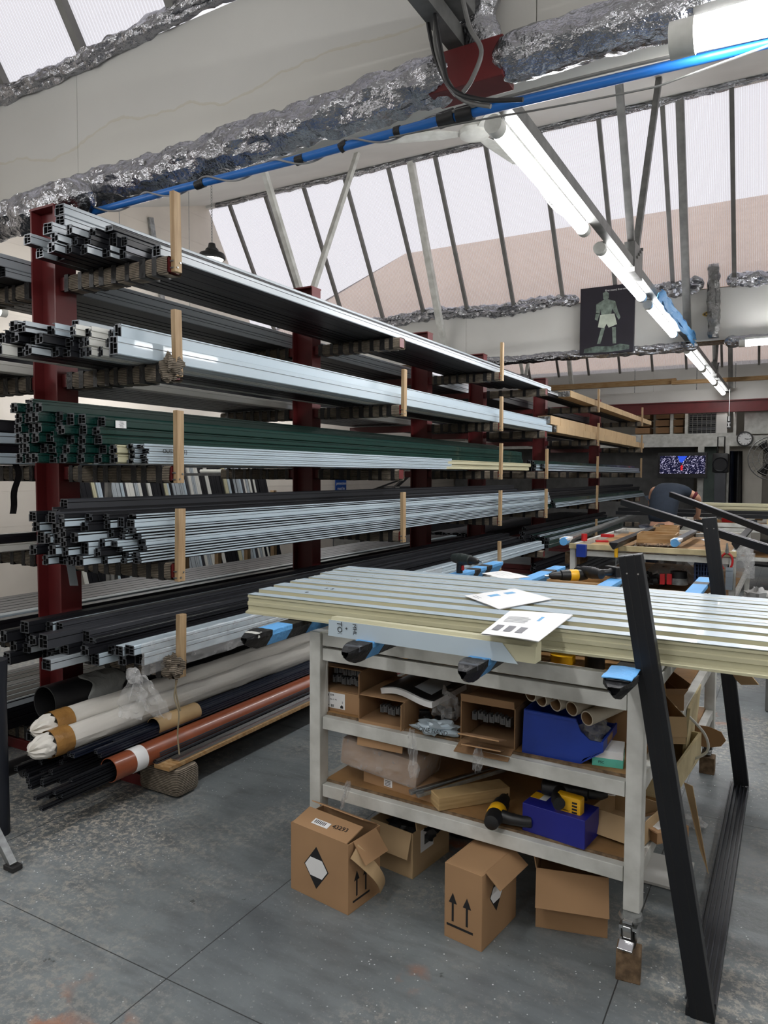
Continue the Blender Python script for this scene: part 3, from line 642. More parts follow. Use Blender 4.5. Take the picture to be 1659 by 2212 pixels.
# top tier
bundle(0,'',-2.70,2.65,[(.06,2.62,6.5,[('B','grey',.055)]),(.06,2.62,6.4,[('B','black',.06)]),(.055,2.66,6.3,[('C','black',.05),('C','black',.05)]),(.05,2.55,6.3,[('C','anthracite',.06),('B','black',.05)]),
 (.06,2.5,6.3,[('C','grey',.055),('B','black',.075),('B','black',.03)]),(.055,2.42,6.3,[('A','grey',.05),('C','black',.045),('A','black',.045)]),(.05,2.36,6.2,[('A','black',.045),('A','black',.045),('A','grey',.05)]),
 (.06,2.32,6.2,[('A','grey',.05),('A','grey',.05)]),(.075,2.36,6.2,[('A','grey',.05),('B','grey',.055),('B','grey',.055),('B','grey',.055),('B','grey',.055)]),(.06,2.3,6.2,[('B','grey',.05),('B','grey',.05)])],'stock profiles on the top tier',Lj=.04)
# second tier
bundle(1,'',-2.70,2.14,[(.06,2.34,6.75,[('B','silver',.085)]),(.055,2.38,6.7,[('B','silver',.085),('A','silver',.075)]),(.04,2.35,6.6,[('A','plain white',.05),('A','plain white',.045),('A','silver',.045)]),
 (.045,2.3,6.6,[('A','plain white',.045),('A','plain white',.045),('C','plain white',.05)]),(.045,2.27,6.5,[('A','silver',.045),('A','plain white',.05),('C','plain white',.05)]),
 (.06,2.3,6.5,[('C','black',.05),('C','black',.05),('B','grey',.08)]),(.06,2.2,6.5,[('A','black',.05),('A','black',.05),('C','silver',.055)]),(.06,2.15,6.4,[('A','grey',.05),('C','black',.05),('C','grey',.05)]),
 (.07,2.15,6.4,[('C','grey',.06),('A','black',.05),('A','grey',.05)]),(.06,2.1,6.4,[('A','plain white',.06),('C','black',.06)])],'stock profiles on the second tier',Lj=.05)
# third tier
bundle(2,'',-2.70,1.645,[(.05,2.48,3.5,[('C','silver',.024),('C','silver',.024),('C','silver',.024),('C','silver',.024)]),(.05,2.44,3.5,[('A','silver',.024),('A','silver',.024),('A','silver',.024),('A','silver',.024)]),
 (.06,2.4,6.2,[('A','cream',.045),('A','cream',.045)])],'silver and cream profiles at the front of the third tier',Lj=.02)
bundle(2,' with the green stock',-2.87,1.645,[(.06,2.38,6.15,[('A','green',.045),('B','green',.045),('B','green',.045),('A','green',.04),('B','green',.05)]),(.06,2.33,6.15,[('A','green',.045)]*3+[('B','green',.05)]*2),
 (.06,2.28,6.2,[('A','green',.045)]*4+[('B','green',.06)]),(.06,2.26,6.2,[('C','green',.05)]*3+[('A','green',.05)]*2),(.06,2.22,6.2,[('A','green',.048)]*6),(.06,2.22,6.2,[('A','green',.048)]*6+[('C','green',.02)]),(.06,2.2,6.2,[('A','green',.048)]*6)],'dark green profiles on the third tier',Lj=.03)
# fourth tier
W4=[('A','white',.03),('A','white',.028),('A','white',.028),('B','white',.03),('A','white',.03),('A','white',.03),('B','white',.04),('A','white',.026)]
bundle(3,'',-2.70,1.165,[(.06,2.44,6.6,W4),(.05,2.38,6.5,W4[:6]+[('B','black',.05)]),(.05,2.33,6.5,[('A','white',.042),('A','black',.042),('A','white',.042),('A','black',.042),('A','white',.045),('A','black',.03)]),
 (.06,2.26,6.5,[('A','white',.05),('B','white',.06),('A','white',.05),('A','black',.045),('A','black',.04)]),(.05,2.22,6.5,[('A','black',.045),('A','white',.045),('A','black',.045),('A','black',.045),('A','white',.045),('B','black',.02)]),
 (.06,2.2,6.5,[('C','black',.05),('A','white',.05),('A','white',.05),('A','black',.05),('B','anthracite',.055),('A','black',.01)]),(.05,2.22,6.5,[('A','white',.05)]*4+[('A','black',.04)]),(.06,2.2,6.5,[('A','white',.048),('A','black',.048),('B','white',.06),('A','white',.048),('B','black',.05)])],'stock profiles on the fourth tier',Lj=.045)
prof('B','anthracite',.06,.05,(-2.99,2.26,1.425),6.3,'large anthracite profile lying on top of the fourth tier stack','stock profiles on the fourth tier')
# fifth tier
bundle(4,'',-2.70,.672,[(.07,2.42,6.4,[('B','white',.06),('B','white',.05)]),(.06,2.36,6.3,[('A','black',.05),('B','white',.05)]),(.05,2.42,6.3,[('C','black',.05),('C','black',.05)]),(.06,2.3,6.3,[('B','white',.06),('A','black',.05),('A','black',.03)]),
 (.06,2.3,6.3,[('A','black',.05),('B','anthracite',.055),('B','anthracite',.06)]),(.07,2.2,6.3,[('B','grey',.055),('B','black',.05),('B','anthracite',.07)]),(.06,2.3,6.3,[('A','black',.05),('A','black',.05),('A','white',.05),('B','anthracite',.05)]),
 (.06,2.22,6.3,[('A','grey',.05),('A','white',.05),('A','black',.05),('A','white',.05)]),(.07,2.25,6.3,[('A','black',.05),('A','grey',.05),('A','black',.05),('B','black',.06)]),(.06,2.1,6.3,[('B','black',.06),('A','black',.05),('A','black',.06)])],'stock profiles on the fifth tier',Lj=.07)
# lowest tier: long rolls, pipes and rubber strips
ORD7=['first','second','third','fourth','fifth','sixth','seventh']
def strip_bundle(label0,x0,y0,z0,nx,nz,L,group,s=.022,colour='navy',tilt=0,j=.12,taper=False):
    for i in range(nx):
        for k in range(nz-(i%2 if taper else 0)):
            prof('C',colour,s,s*.9,(x0-i*s*1.05,y0+random.uniform(-j,j),z0+k*s+random.uniform(-.002,.002)),L,'%s, %s column in, %s'%(label0,ORD7[i],['bottom','middle','top'][k]),group)
strip_bundle('navy rubber strip beside the brown pipe',-2.79,2.28,.262,4,2,6.2,'navy strips beside the brown pipe',.026)
strip_bundle('thin black strip under the white wrapped rolls',-2.93,2.15,.152,7,3,6.1,'thin black strips under the white rolls',.028,'black',j=.14)
t=thing('drain_pipe','orange brown plastic drain pipe with a white band on the lowest tier','pipe',(-2.76,2.32,.205))
G().pipe((-2.76,2.28,.205),(-2.76,8.3,.205),.058,.004).build('pipe',[PIPE,INSIDE],t,world=True,smooth=True)
G().pipe((-2.76,2.40,.205),(-2.76,2.47,.205),.0595,.002).build('white_band',PAPER,t,world=True,smooth=True)
g=G(); g.box((-2.7115,2.33,.235),(.001,.03,.002),Matrix.Rotation(0,3,'X'))
for k in range(12):
    a=-.0+.0; strip=0
for k,(dx,dz) in enumerate([(-.03,-.03),(-.01,-.035),(.012,-.03),(-.025,-.008),(0,-.01),(.024,-.006),(-.012,.014),(.014,.016),(0,.035)]):
    prof('C','black',.022,.018,(-2.75+dx,1.98+random.uniform(-.1,.12),.2+dz-.008),1.6,'black strip sticking out of the brown drain pipe, %s'%['lower left','bottom','lower right','left','middle','right','upper left','upper right','topmost'][k],'black strips inside the brown pipe')
t=thing('cardboard_tube','kraft cardboard tube holding navy strips above the brown drain pipe','tube',(-2.84,2.6,.3))
G().pipe((-2.83,2.62,.295),(-2.83,2.92,.295),.047,.003).build('tube',[mat('kraft',srgb(178,148,104),.7),INSIDE],t,world=True,smooth=True)
def wrap_roll(c0,c1,r,label,seed):
    c0,c1=V(c0),V(c1); t=thing('wrapped_roll',label,'roll',tuple(c0))
    def fn(u,v):
        c=c0.lerp(c1,u**1.5); a=2*PI*v; y=(c-c0).length; k=1+.12*noise.noise(V((y*3+seed,math.cos(a)*2.5,math.sin(a)*2.5)))+.07*noise.noise(V((y*9+seed,math.cos(a)*6,math.sin(a)*6)))
        return c+V((r*k*math.cos(a),0,r*k*math.sin(a)-.01))
    G().surf(fn,120,28).build('fabric',CLOTH,t,world=True,smooth=True)
    def f2(u,v):
        a=2*PI*v; k=1.13+.05*noise.noise(V((u*2,math.cos(a)*3,math.sin(a)*3+seed))); return c0+V((r*k*math.cos(a),-.03+.1*u,r*k*math.sin(a)-.01))
    G().surf(f2,6,28).build('parcel_tape',BTAPE,t,world=True,smooth=True)
    def f3(u,v):
        a=2*PI*v; rr=r*math.sqrt(max(0,1-(u)**2))*(1+.14*noise.noise(V((u*4,math.cos(a)*4+seed,math.sin(a)*4)))); return c0+V((rr*math.cos(a)*.98,-.03-.09*u+.01*math.sin(a*9),rr*math.sin(a)*.98-.01))
    G().surf(f3,10,36).build('gathered_end',CLOTH,t,world=True,smooth=True)
wrap_roll((-2.95,2.13,.36),(-2.86,7.9,.38),.058,'white fabric wrapped roll with a parcel taped end, nearer of two on the lowest tier',1)
wrap_roll((-3.06,2.22,.405),(-3.02,7.9,.44),.056,'white fabric wrapped roll behind the first one on the lowest tier',5)
t=thing('black_pipe','large black pipe draped with grey cloth at the back of the lowest tier','pipe',(-3.2,2.3,.44))
G().pipe((-3.22,2.28,.45),(-3.2,8.,.45),.088,.006).build('pipe',[BLACK,INSIDE],t,world=True,smooth=True)
tag(G().surf(lambda u,v:V((-3.22+(.095+.006*noise.noise(V((u*8,v*8,0))))*math.cos(-1.1+2.6*v),2.48+.22*u+.02*math.sin(12*v),.45+(.096+.01*noise.noise(V((u*9,v*5,2))))*math.sin(-1.1+2.6*v))),16,22).build('grey_cloth',mat('grey_cloth',srgb(150,152,150),.9,bump=.5,bscale=25),smooth=True,solid=.002),'grey cloth draped over the large black pipe on the lowest tier','cloth')
for k in range(2): tag(G().cyl((-3.22+.075*k,2.0+.1*k,.19),(-3.2+.06*k,8.2,.19),.035,14).build('black_pipe',BLACK,smooth=True),['thin black pipe under the large black pipe, inner one','thin black pipe under the large black pipe, outer one'][k],'pipe')
# plank, silver channel and dark strip at the front of the lowest tier
tag(G().prism([(-2.70,.152),(-2.60,.152),(-2.60,.172),(-2.64,.172),(-2.64,.168),(-2.66,.168),(-2.66,.172),(-2.70,.172)],2.5,6.8,'y').build('wooden_batten',WOODH,bevel=.001),'pale wooden batten at the front of the lowest tier on the carpet pad','batten')
tag(G().prism([(-2.668,.174),(-2.61,.174),(-2.61,.186),(-2.613,.186),(-2.613,.177),(-2.665,.177),(-2.665,.186),(-2.668,.186)],2.58,6.6,'y').build('silver_channel',CHROME),'shiny silver channel on top of the wooden batten, front of the lowest tier','channel')
prof('C','anthracite',.03,.02,(-2.68,2.5,.174),4.2,'dark grey strip lying behind the silver channel on the lowest tier','front strips')
prof('C','anthracite',.03,.02,(-2.70,2.54,.196),4.2,'dark grey strip lying above the silver channel on the lowest tier','front strips')
# clear film over the fifth tier front with a knotted tail
tag(G().surf(lambda u,v:V((-2.69+.01*noise.noise(V((u*30,v*4,0))),2.42+3.4*u,.785-.16*v+.012*noise.noise(V((u*22,v*5,3))))),90,10).build('clear_film_wrap',CLEAR,smooth=True),'clear plastic film over the white profiles at the front of the fifth tier','film')
def taild(a,b,w0,w1,seed): 
    a,b=V(a),V(b)
    return G().surf(lambda u,v:a.lerp(b,u)+V(((v-.5)*(w0+(w1-w0)*math.sin(u*2.4)),.25*(v-.5)*(w0+(w1-w0)*math.sin(u*2.4))+.03*noise.noise(V((u*4,v*5,seed))),.02*noise.noise(V((u*7,v*7,seed))))),22,14)
t=thing('knotted_film_tail','knotted clear plastic film tails hanging from the fifth tier front','film',(-2.68,2.36,.64))
taild((-2.685,2.38,.64),(-2.70,2.36,.44),.03,.15,1).build('film_tail',CLEAR,t,world=True,smooth=True)
taild((-2.675,2.40,.64),(-2.60,2.46,.43),.03,.13,4).build('film_tail',CLEAR,t,world=True,smooth=True)
def knot(u,v):
    a=2*PI*u;b=PI*v;q=V((math.cos(a)*math.sin(b),math.sin(a)*math.sin(b),math.cos(b))); return V((-2.69,2.37,.645))+q*.035*(1+.4*noise.noise(q*3))
G().surf(knot,18,12).build('knot',CLEAR,t,world=True,smooth=True)
# frayed rope at the fifth tier stop
for k,pp in enumerate([[(-2.63,2.6,.6),(-2.64,2.58,.5),(-2.6,2.57,.42),(-2.6,2.56,.32),(-2.59,2.56,.22)],[(-2.66,2.62,.62),(-2.65,2.6,.52),(-2.62,2.6,.42)]]):
    tag(G().tube(smooth_path(pp),.004,6).build('frayed_rope',mat('rope',srgb(150,136,110),.9)),['long frayed rope hanging below the nearest fifth tier stop','short frayed cord beside the nearest fifth tier stop'][k],'rope')
for k,(x,y,z,r) in enumerate(((-2.655,2.6,2.11,.05),(-2.655,2.6,.64,.05))):
    crumple('carpet_scrap',['frayed carpet scrap at the second tier arm tip behind the wooden stop','frayed carpet scrap at the fifth tier arm tip behind the wooden stop'][k],(x,y,z),.05,.055,.06,CARPET,'scrap',seed=k*4)
# black tape strip hanging by the column at left, silver tape on the column
tag(G().surf(lambda u,v:at(25+14*v+6*math.sin(5*u),1000+110*u,x=-3.75)+V((0,.01*math.sin(9*u),0)),12,3).build('tape_strip',TAPE,solid=.001),'torn black tape hanging from the left hand arm of the third tier','tape')
tag(G().surf(lambda u,v:at(143+18*v+8*u,1215+50*u,x=-3.3),6,2).build('tape_strip',FILMG,solid=.001),'grey tape strip hanging below the fourth tier at the nearest column','tape')
# labels and writing on stock
def sticker(p,w,h,lab,m=PAPER,lines=5):
    t=thing('paper_label',lab,'label',tuple(p)); G().box((0,0,0),(.001,w,h)).build('paper',m,t)
    g=G()
    for k in range(lines):
        L=w*random.uniform(.3,.55); g.box((.0008,w*.05+random.uniform(-.01,.01)*w,h*(.35-.7*k/(lines-1))),(.0004,L,h*.05))
    g.build('print',INK,t); return t
sticker((-2.865,2.47,1.835),.065,.035,'white sticker on the topmost dark green profile near its front end')
sticker((-3.085,2.28,.77),.05,.035,'white sticker on the black profile end, fifth tier')
text('OUTSIDE (1)',.03,frame((-2.6975,2.66,1.706),(0,1,0),(0,0,1)),INK,None); o=bpy.context.scene.objects['lettering'] if 'lettering' in bpy.data.objects else None
tag([q for q in C.objects if q.name.startswith('lettering') and q.parent is None][0],'handwritten word on the silver third tier profile by the wooden stop','writing')
# ------------------ stacks of the farther rack bays
def G_(s,c,n,h,kd='A'): return [(kd,c,h)]*n
bundle(2,' in the far bay',-2.70,1.645,[(.06,8.9,6.4,G_('',"white",3,.03)),(.06,8.7,6.4,G_('','white',2,.04)+G_('','green',1,.05)),(.06,8.7,6.4,G_('','black',3,.045))],'stock in the far bay, third tier',Lj=.1)
bundle(3,' in the far bay',-2.70,1.165,[(.06,9.3,6.4,G_('','white',2,.035)+G_('','green',1,.05)),(.06,9.2,6.4,G_('','green',2,.05)+G_('','black',2,.05)),(.06,9.,6.4,G_('','black',4,.05)),(.06,9.,6.4,G_('','black',5,.05))],'stock in the far bay, fourth tier',Lj=.12)
bundle(4,' in the far bay',-2.66,.672,[(.07,9.,4.6,G_('','green',2,.05,'B')+G_('','white',1,.03)),(.07,8.9,4.6,G_('','green',3,.05)+G_('','white',1,.03)),(.06,8.8,4.6,G_('','green',4,.045)),(.06,8.7,4.5,G_('','black',5,.045)),(.06,8.7,4.5,G_('','black',6,.045))],'stock in the far bay, fifth tier',Lj=.15)
bundle(5,' in the far bay',-2.62,.152,[(.07,8.8,5,G_('','black',5,.055)),(.07,8.8,5,G_('','white',2,.04)+G_('','black',3,.05)),(.07,8.7,5,G_('','black',7,.05))],'stock in the far bay, lowest tier',Lj=.15)
bundle(0,' in the far bay',-2.9,2.65,[(.06,9.1,6,G_('','black',1,.05)),(.06,9.1,6,G_('','grey',2,.05)),(.06,9.2,6,G_('','black',2,.05))],'stock in the far bay, top tier')
bundle(1,' in the far bay',-2.92,2.14,[(.06,9.1,6,G_('','black',2,.05)),(.06,9.2,6,G_('','black',3,.05))],'stock in the far bay, second tier')
# long cardboard sleeves
def sleeve(x,z,y0,L,w,h,label):
    t=thing('cardboard_sleeve',label,'packaging',(x,y0,z),group='long cardboard sleeves')
    g=G(); n=int(L/.42)
    for k in range(n):
        a,b=y0+k*L/n,y0+(k+1)*L/n; e=random.uniform(0,.004); g.bb((x-w,a+.006,z),(x+e,b-.004,z+h-e))
    g.bb((x-w+.004,y0+.01,z+.003),(x-.003,y0+L-.01,z+h-.005)); g.build('sleeve',CARDL,t,world=True)
    G().bb((x-w+.006,y0-.012,z+.006),(x-.006,y0+.012,z+h-.01)).build('end_plug',[FOILD,BLACK][0],t,world=True)
sleeve(-2.68,2.655,9.9,6.4,.17,.09,'long cardboard sleeve on the top tier, far bay'); 
sleeve(-2.67,2.14,9.25,6.2,.17,.1,'long cardboard sleeve on the second tier, lower of two'); sleeve(-2.71,2.241,9.1,5.7,.17,.11,'long cardboard sleeve on the second tier, upper of two')
# far side of the rack, seen at the left edge and dark behind the front stock
def leftb(tier,x0,z0,spec,group): bundle(tier,' on the back side of the rack',x0,z0,spec,group,stuff=True)
leftb(0,-3.72,2.65,[(.08,2.35,6.6,[('B','grey',.05),('B','grey',.07)]),(.08,2.3,6.6,[('C','black',.05),('A','grey',.05)])]+[(.085,2.25,6.7,[('A','black',.05),('A',['black','anthracite','white'][k%3],.04)]) for k in range(7)],'')
leftb(1,-3.72,2.14,[(.08,2.0,6.7,[('B','plain white',.06)]),(.08,2.1,6.7,[('A','black',.05),('A','black',.05)])]+[(.085,2.1,6.7,[('A','black',.05),('C','black',.05),('B',['black','anthracite'][k%2],.08)]) for k in range(7)],'')
leftb(2,-3.72,1.645,[(.08,2.1,6.7,[('B','white',.06),('A','black',.05),('B','white',.06),('A','black',.07)]),(.08,2.1,6.7,[('B','white',.06),('B','black',.06)])]+[(.085,2.1,6.7,[('B','black',.06),('B','black',.07),('A','black',.05)]) for k in range(6)],'')
leftb(3,-3.72,1.165,[(.08,2.1,6.7,[('A','plain white',.05),('B','black',.05)]),(.08,2.0,6.7,[('A','plain white',.04),('A','black',.04)])]+[(.085,2.1,6.7,[('B','black',.06)]) for k in range(4)],'')
leftb(4,-3.8,.672,[(.08,2.2,6.7,[('B','plain white',.05),('B','black',.06)]),(.08,2.2,6.7,[('A','black',.06),('B','white',.06)])]+[(.085,2.1,6.7,[('B','black',.06),('B','black',.06)]) for k in range(6)],'')
leftb(5,-3.8,.152,[(.085,2.1,6.7,[('B','black',.06),('B','black',.06),('A','grey',.05)]) for k in range(7)],'')
for ti in (0,1,2,3,4): leftb(ti,-3.72,TIER[ti]+.006,[(.09,9.2,6.5,[('B','black',.07),('A','black',.05)]) for k in range(8)],'')
bundle(5,'',-3.27,.152,[(.08,2.4,6.2,[('B','black',.06)]*3) for k in range(2)],'',stuff=True)
o=STUFF.build('stock_profiles',SMATS); tag(o,'mass of dark stock profiles filling the back and inner rows of the rack','profiles',kind='stuff')
# ---------------------------------------------------------------- near workbench
def caster(t,x,y,zb,zt,s=1,local=True):
    r=.05; y-=.03
    g=G(); g.cyl((x-.016,y,zb+r),(x+.016,y,zb+r),r,24); c=g.build('caster_wheel',RUBBER,t,smooth=True)
    G().cyl((x-.02,y,zb+r),(x+.02,y,zb+r),r*.45,16).build('hub',GALV,c,smooth=True)
    g=G()
    for sx in (-1,1): g.prism([(y-.03,zb+r-.012),(y+.02,zb+r-.012),(y+.04,zt-.03),(y-.045,zt-.03)],x+sx*.024-.0025,x+sx*.024+.0025,'x')
    g.bb((x-.027,y-.045,zt-.034),(x+.027,y+.04,zt-.024)); g.build('fork',CHROME,t)
    G().lathe([(0,zt),(.034,zt),(.038,zt-.012),(.03,zt-.026),(0,zt-.026)],(x,y,0),20).build('swivel_plate',GALV,t,smooth=True)
    g=G(); g.box((x,y-.052,zb+r+.02),(.026,.006,.045),Matrix.Rotation(.25,3,'X')); g.box((x,y-.066,zb+.036),(.046,.034,.008),Matrix.Rotation(.5,3,'X')); g.box((x,y-.045,zb+r+.052),(.03,.012,.012)); g.build('brake_pedal',CHROME,t,bevel=.002)
def bench(label,loc,rz,W,D,ztop,zleg,cast,shelves,panels=True,cat='workbench'):
    t=thing('workbench',label,cat,loc,rz)
    for x in (-W+.03,-.03):
        for y in (.03,D-.03):
            G().bb((x-.026,y-.03,zleg),(x+.026,y+.03,ztop)).build('leg',WHITEP,t,bevel=.003)
            caster(t,x,y,cast,zleg)
    def ring(z0,z1,nm):
        for k,(a,b) in enumerate((((-W+.06,.012,z0),(-.06,.048,z1)),((-W+.06,D-.048,z0),(-.06,D-.012,z1)),((-.048,.06,z0),(-.012,D-.06,z1)),((-W+.012,.06,z0),(-W+.048,D-.06,z1)))):
            G().bb(a,b).build(nm,WHITEP,t,bevel=.002)
    ring(ztop-.055,ztop-.002,'top_rail'); ring(ztop-.115,ztop-.066,'lower_top_rail')
    for z in shelves:
        ring(z-.05,z,'shelf_rail'); G().bb((-W+.05,.05,z-.004),(-.05,D-.05,z+.008)).build('shelf_board',PLY,t,bevel=.001)
        G().bb((-W+.06,.045,z-.003),(-.06,.052,z+.009)).build('board_edge',OLDW,t)
    G().bb((-W+.06,.06,ztop-.064),(-.06,D-.06,ztop-.05)).build('top_board',PLY,t)
    return t
BX,BY,BR=-.385,2.36,math.radians(-1.6)
B1=bench('white steel workbench on casters in the foreground, with two loaded shelves',(BX,BY,0),BR,1.315,1.93,.962,.2,.09,[.335,.615])
BM=Matrix.Translation((BX,BY,0))@Matrix.Rotation(BR,4,'Z')
def blk(loc,label,s=.1,h=.09,rz=0):
    t=thing('wood_block',label,'block',loc,rz); G().bb((-s*.55,-s*.55,0),(s*.55,s*.55,h)).build('block',OLDW,t,bevel=.003)
    return t
for (x,y),l,rz in (((-.03,.03),'weathered timber block under the front right caster of the near workbench',.12),((-.03,1.90),'dark timber block under the back right caster of the near workbench',0),((-1.285,1.90),'timber block under the back left caster of the near workbench',0),((-1.285,.03),'timber block under the front left caster behind the cardboard box',0)):
    p=BM@V((x,y-.045,0)); blk((p.x,p.y,0),l,.068,.09,rz)
# cream painted back panel of lower shelf
t=tag(G().box(BM@V((-.5,.62,.45)),(.9,.018,.205),Matrix.Rotation(BR,3,'Z')).build('shelf_panel',CREAMW),'cream painted wooden panel standing across the lower shelf','panel')
g=G()
for x,z in ((-.78,.52),(-.78,.41),(-.6,.37),(-.3,.5)): 
    p=BM@V((x,.608,z)); g.cyl(p,p+V((0,-.004,0)),.01,10)
tag(g.build('panel_hole',INSIDE),None); o=C.objects[-1]; o.parent=None
# make the holes a part of the panel
hp=o; hp.parent=t; hp.location=V(hp.location)-V(t.location)
# ---- boxes
def carton(label,p0,p1,dep,h,flaps=(),m=CARD,open_=True,th=.004,name='cardboard_box',z0=0.,cat='box',lift=0.):
    p0,p1=V(p0),V(p1); d=p1-p0; w=math.hypot(d.x,d.y); rz=math.atan2(d.y,d.x)
    t=thing(name,label,cat,(p0.x,p0.y,z0),rz)
    g=G(); g.bb((0,0,0),(w,dep,th)); g.bb((0,0,th),(w,th,h)); g.bb((0,dep-th,th),(w,dep,h)); g.bb((0,th,th),(th,dep-th,h)); g.bb((w-th,th,th),(w,dep-th,h))
    if not open_: g.bb((th,th,h-th),(w-th,dep-th,h))
    g.build('body',[m],t,bevel=.0012)
    for s,L,a,*ex in flaps:
        a=math.radians(a); k=ex[0] if ex else 1.; sk=ex[1] if len(ex)>1 else 0.
        def F(o,e,n):  # hinge origin, edge vector, outward normal
            o,e,n=V(o),V(e),V(n); L3=n*math.cos(a)*L+V((0,0,1))*math.sin(a)*L; off=e*(1-k)/2
            q=[o+off,o+e-off,o+e-off+L3+e*sk,o+off+L3+e*sk*.4]; N=(q[1]-q[0]).cross(q[3]-q[0]).normalized()*th*.5
            G().add([x+N for x in q]+[x-N for x in q],[(0,1,2,3),(7,6,5,4),(0,4,5,1),(1,5,6,2),(2,6,7,3),(3,7,4,0)]).build('flap',m,t)
        {'f':lambda:F((0,0,h),(w,0,0),(0,-1,0)),'b':lambda:F((0,dep,h),(w,0,0),(0,1,0)),'l':lambda:F((0,0,h),(0,dep,0),(-1,0,0)),'r':lambda:F((w,0,h),(0,dep,0),(1,0,0))}[s]()
    t['w_']=w; return t,w
def decal(t,pts,m,nm,fr,e=.0006):
    "flat printed shape: pts (u,v) in frame fr (origin,x,y) of the parent's own space"
    M=frame(*fr); g=G().prism(pts,-.0003,e,'z'); g.xf(M); return g.build(nm,m,t)
def diamond(t,fr,s):
    decal(t,[(-s*.87,0),(0,-s*1.15),(s*.87,0),(0,s*1.15)],INK,'diamond_mark',fr)
    decal(t,[(-s*.8,.0),(-s*.42,s*.5),(s*.42,s*.5),(s*.8,.0),(s*.42,-s*.5),(-s*.42,-s*.5)],PAPER,'diamond_centre',fr,.0012)
def arrows(t,fr,s):
    for k in (-.35,.35):
        decal(t,[(k*s-.05*s,-.5*s),(k*s+.05*s,-.5*s),(k*s+.05*s,.3*s),(k*s+.2*s,.3*s),(k*s,.75*s),(k*s-.2*s,.3*s),(k*s-.05*s,.3*s)],INK,'up_arrow',fr)
    decal(t,[(-.65*s,-.75*s),(.65*s,-.75*s),(.65*s,-.65*s),(-.65*s,-.65*s)],INK,'arrow_bar',fr)
t,w=carton('brown cardboard box with a black and white diamond, nearest left on the floor',(-1.648,2.205,0),(-1.362,2.165,0),.19,.262,[('f',.1,165,.94),('b',.1,150,.9),('r',.09,-50,.7,-.0)],open_=True)
diamond(t,((w*.46,-.0005,.125),(1,0,0),(0,0,1)),.07)
arrows(t,((w+.0005,.075,.09),(0,1,0),(0,0,1)),.075)
text('43293',.028,frame((w*.72,.05,.2795),(1,.1,0),(-.1,1,.268)),INK,t,name='printed_number')
decal(t,[(-.04,-.014),(.04,-.014),(.04,.014),(-.04,.014)],PAPER,'barcode_label',((w*.42,.04,.2762),(1,0,0),(0,1,.268)),.001)
for k in range(7): decal(t,[(-.03+.008*k,-.008),(-.027+.008*k,-.008),(-.027+.008*k,.009),(-.03+.008*k,.009)],INK,'barcode_bar',((w*.42,.04,.2774),(1,0,0),(0,1,.268)),.0008)
# torn strip curling off its side
G().surf(lambda u,v:V((w+.012+.055*math.sin(u*2.6),.02+.13*u,.235-.19*u))+V((0,.035*(v-.5),.03*(v-.5)))*(1.2-.4*u),16,3).build('torn_strip',CARDL,t,solid=.003)
t,w=carton('open cardboard box with a white barcode label behind the diamond marked box',at(800,1862,z=0),at(891,1900,z=0),.27,.185,[('f',.1,-72,.96),('b',.09,60),('r',.05,100,.8)],m=CARDL)
decal(t,[(-.045,-.045),(.045,-.045),(.045,.045),(-.045,.045)],PAPER,'barcode_label',((w+.0008,.1,.13),(0,1,0),(0,0,1)),.001)
for k in range(9): decal(t,[(-.02+.005*k,-.02),(-.0175+.005*k,-.02),(-.0175+.005*k,.022),(-.02+.005*k,.022)],INK,'barcode_bar',((w+.002,.1,.13),(0,1,0),(0,0,1)),.001)
crumple('black_bag','crumpled black plastic inside the open box behind the diamond marked box',(-1.33,2.62,.15),.1,.09,.05,TAPE,'bag',seed=3)
t,w=carton('closed cardboard box with up arrows on its front, middle of the floor row',(-1.012,2.235,0),(-.866,2.215,0),.25,.262,[('r',.07,-40,.8,.03)],open_=False)
arrows(t,((w*.42,-.0005,.105),(1,0,0),(0,0,1)),.08); diamond(t,((w+.0006,.1,.16),(0,1,0),(0,0,1)),.055)
t,w=carton('open cardboard box with a long front flap, under the bench beside the caster leg',(-.752,2.44,0),(-.515,2.5,0),.24,.215,[('f',.125,-62,1.0,.01),('b',.1,70),('l',.09,80)])
tag(G().tube([(-1.25,3.0,.0),(-1.25,3.0,.2)],.12,24).build('black_drum',RUBBER,smooth=True),'dark round tub standing in the shade under the near workbench','tub')
tag(G().bb((-.48,2.92,.002),(-.31,3.16,.012)).build('board_offcut',BOARD),'white board offcut on the floor behind the front right caster','board')
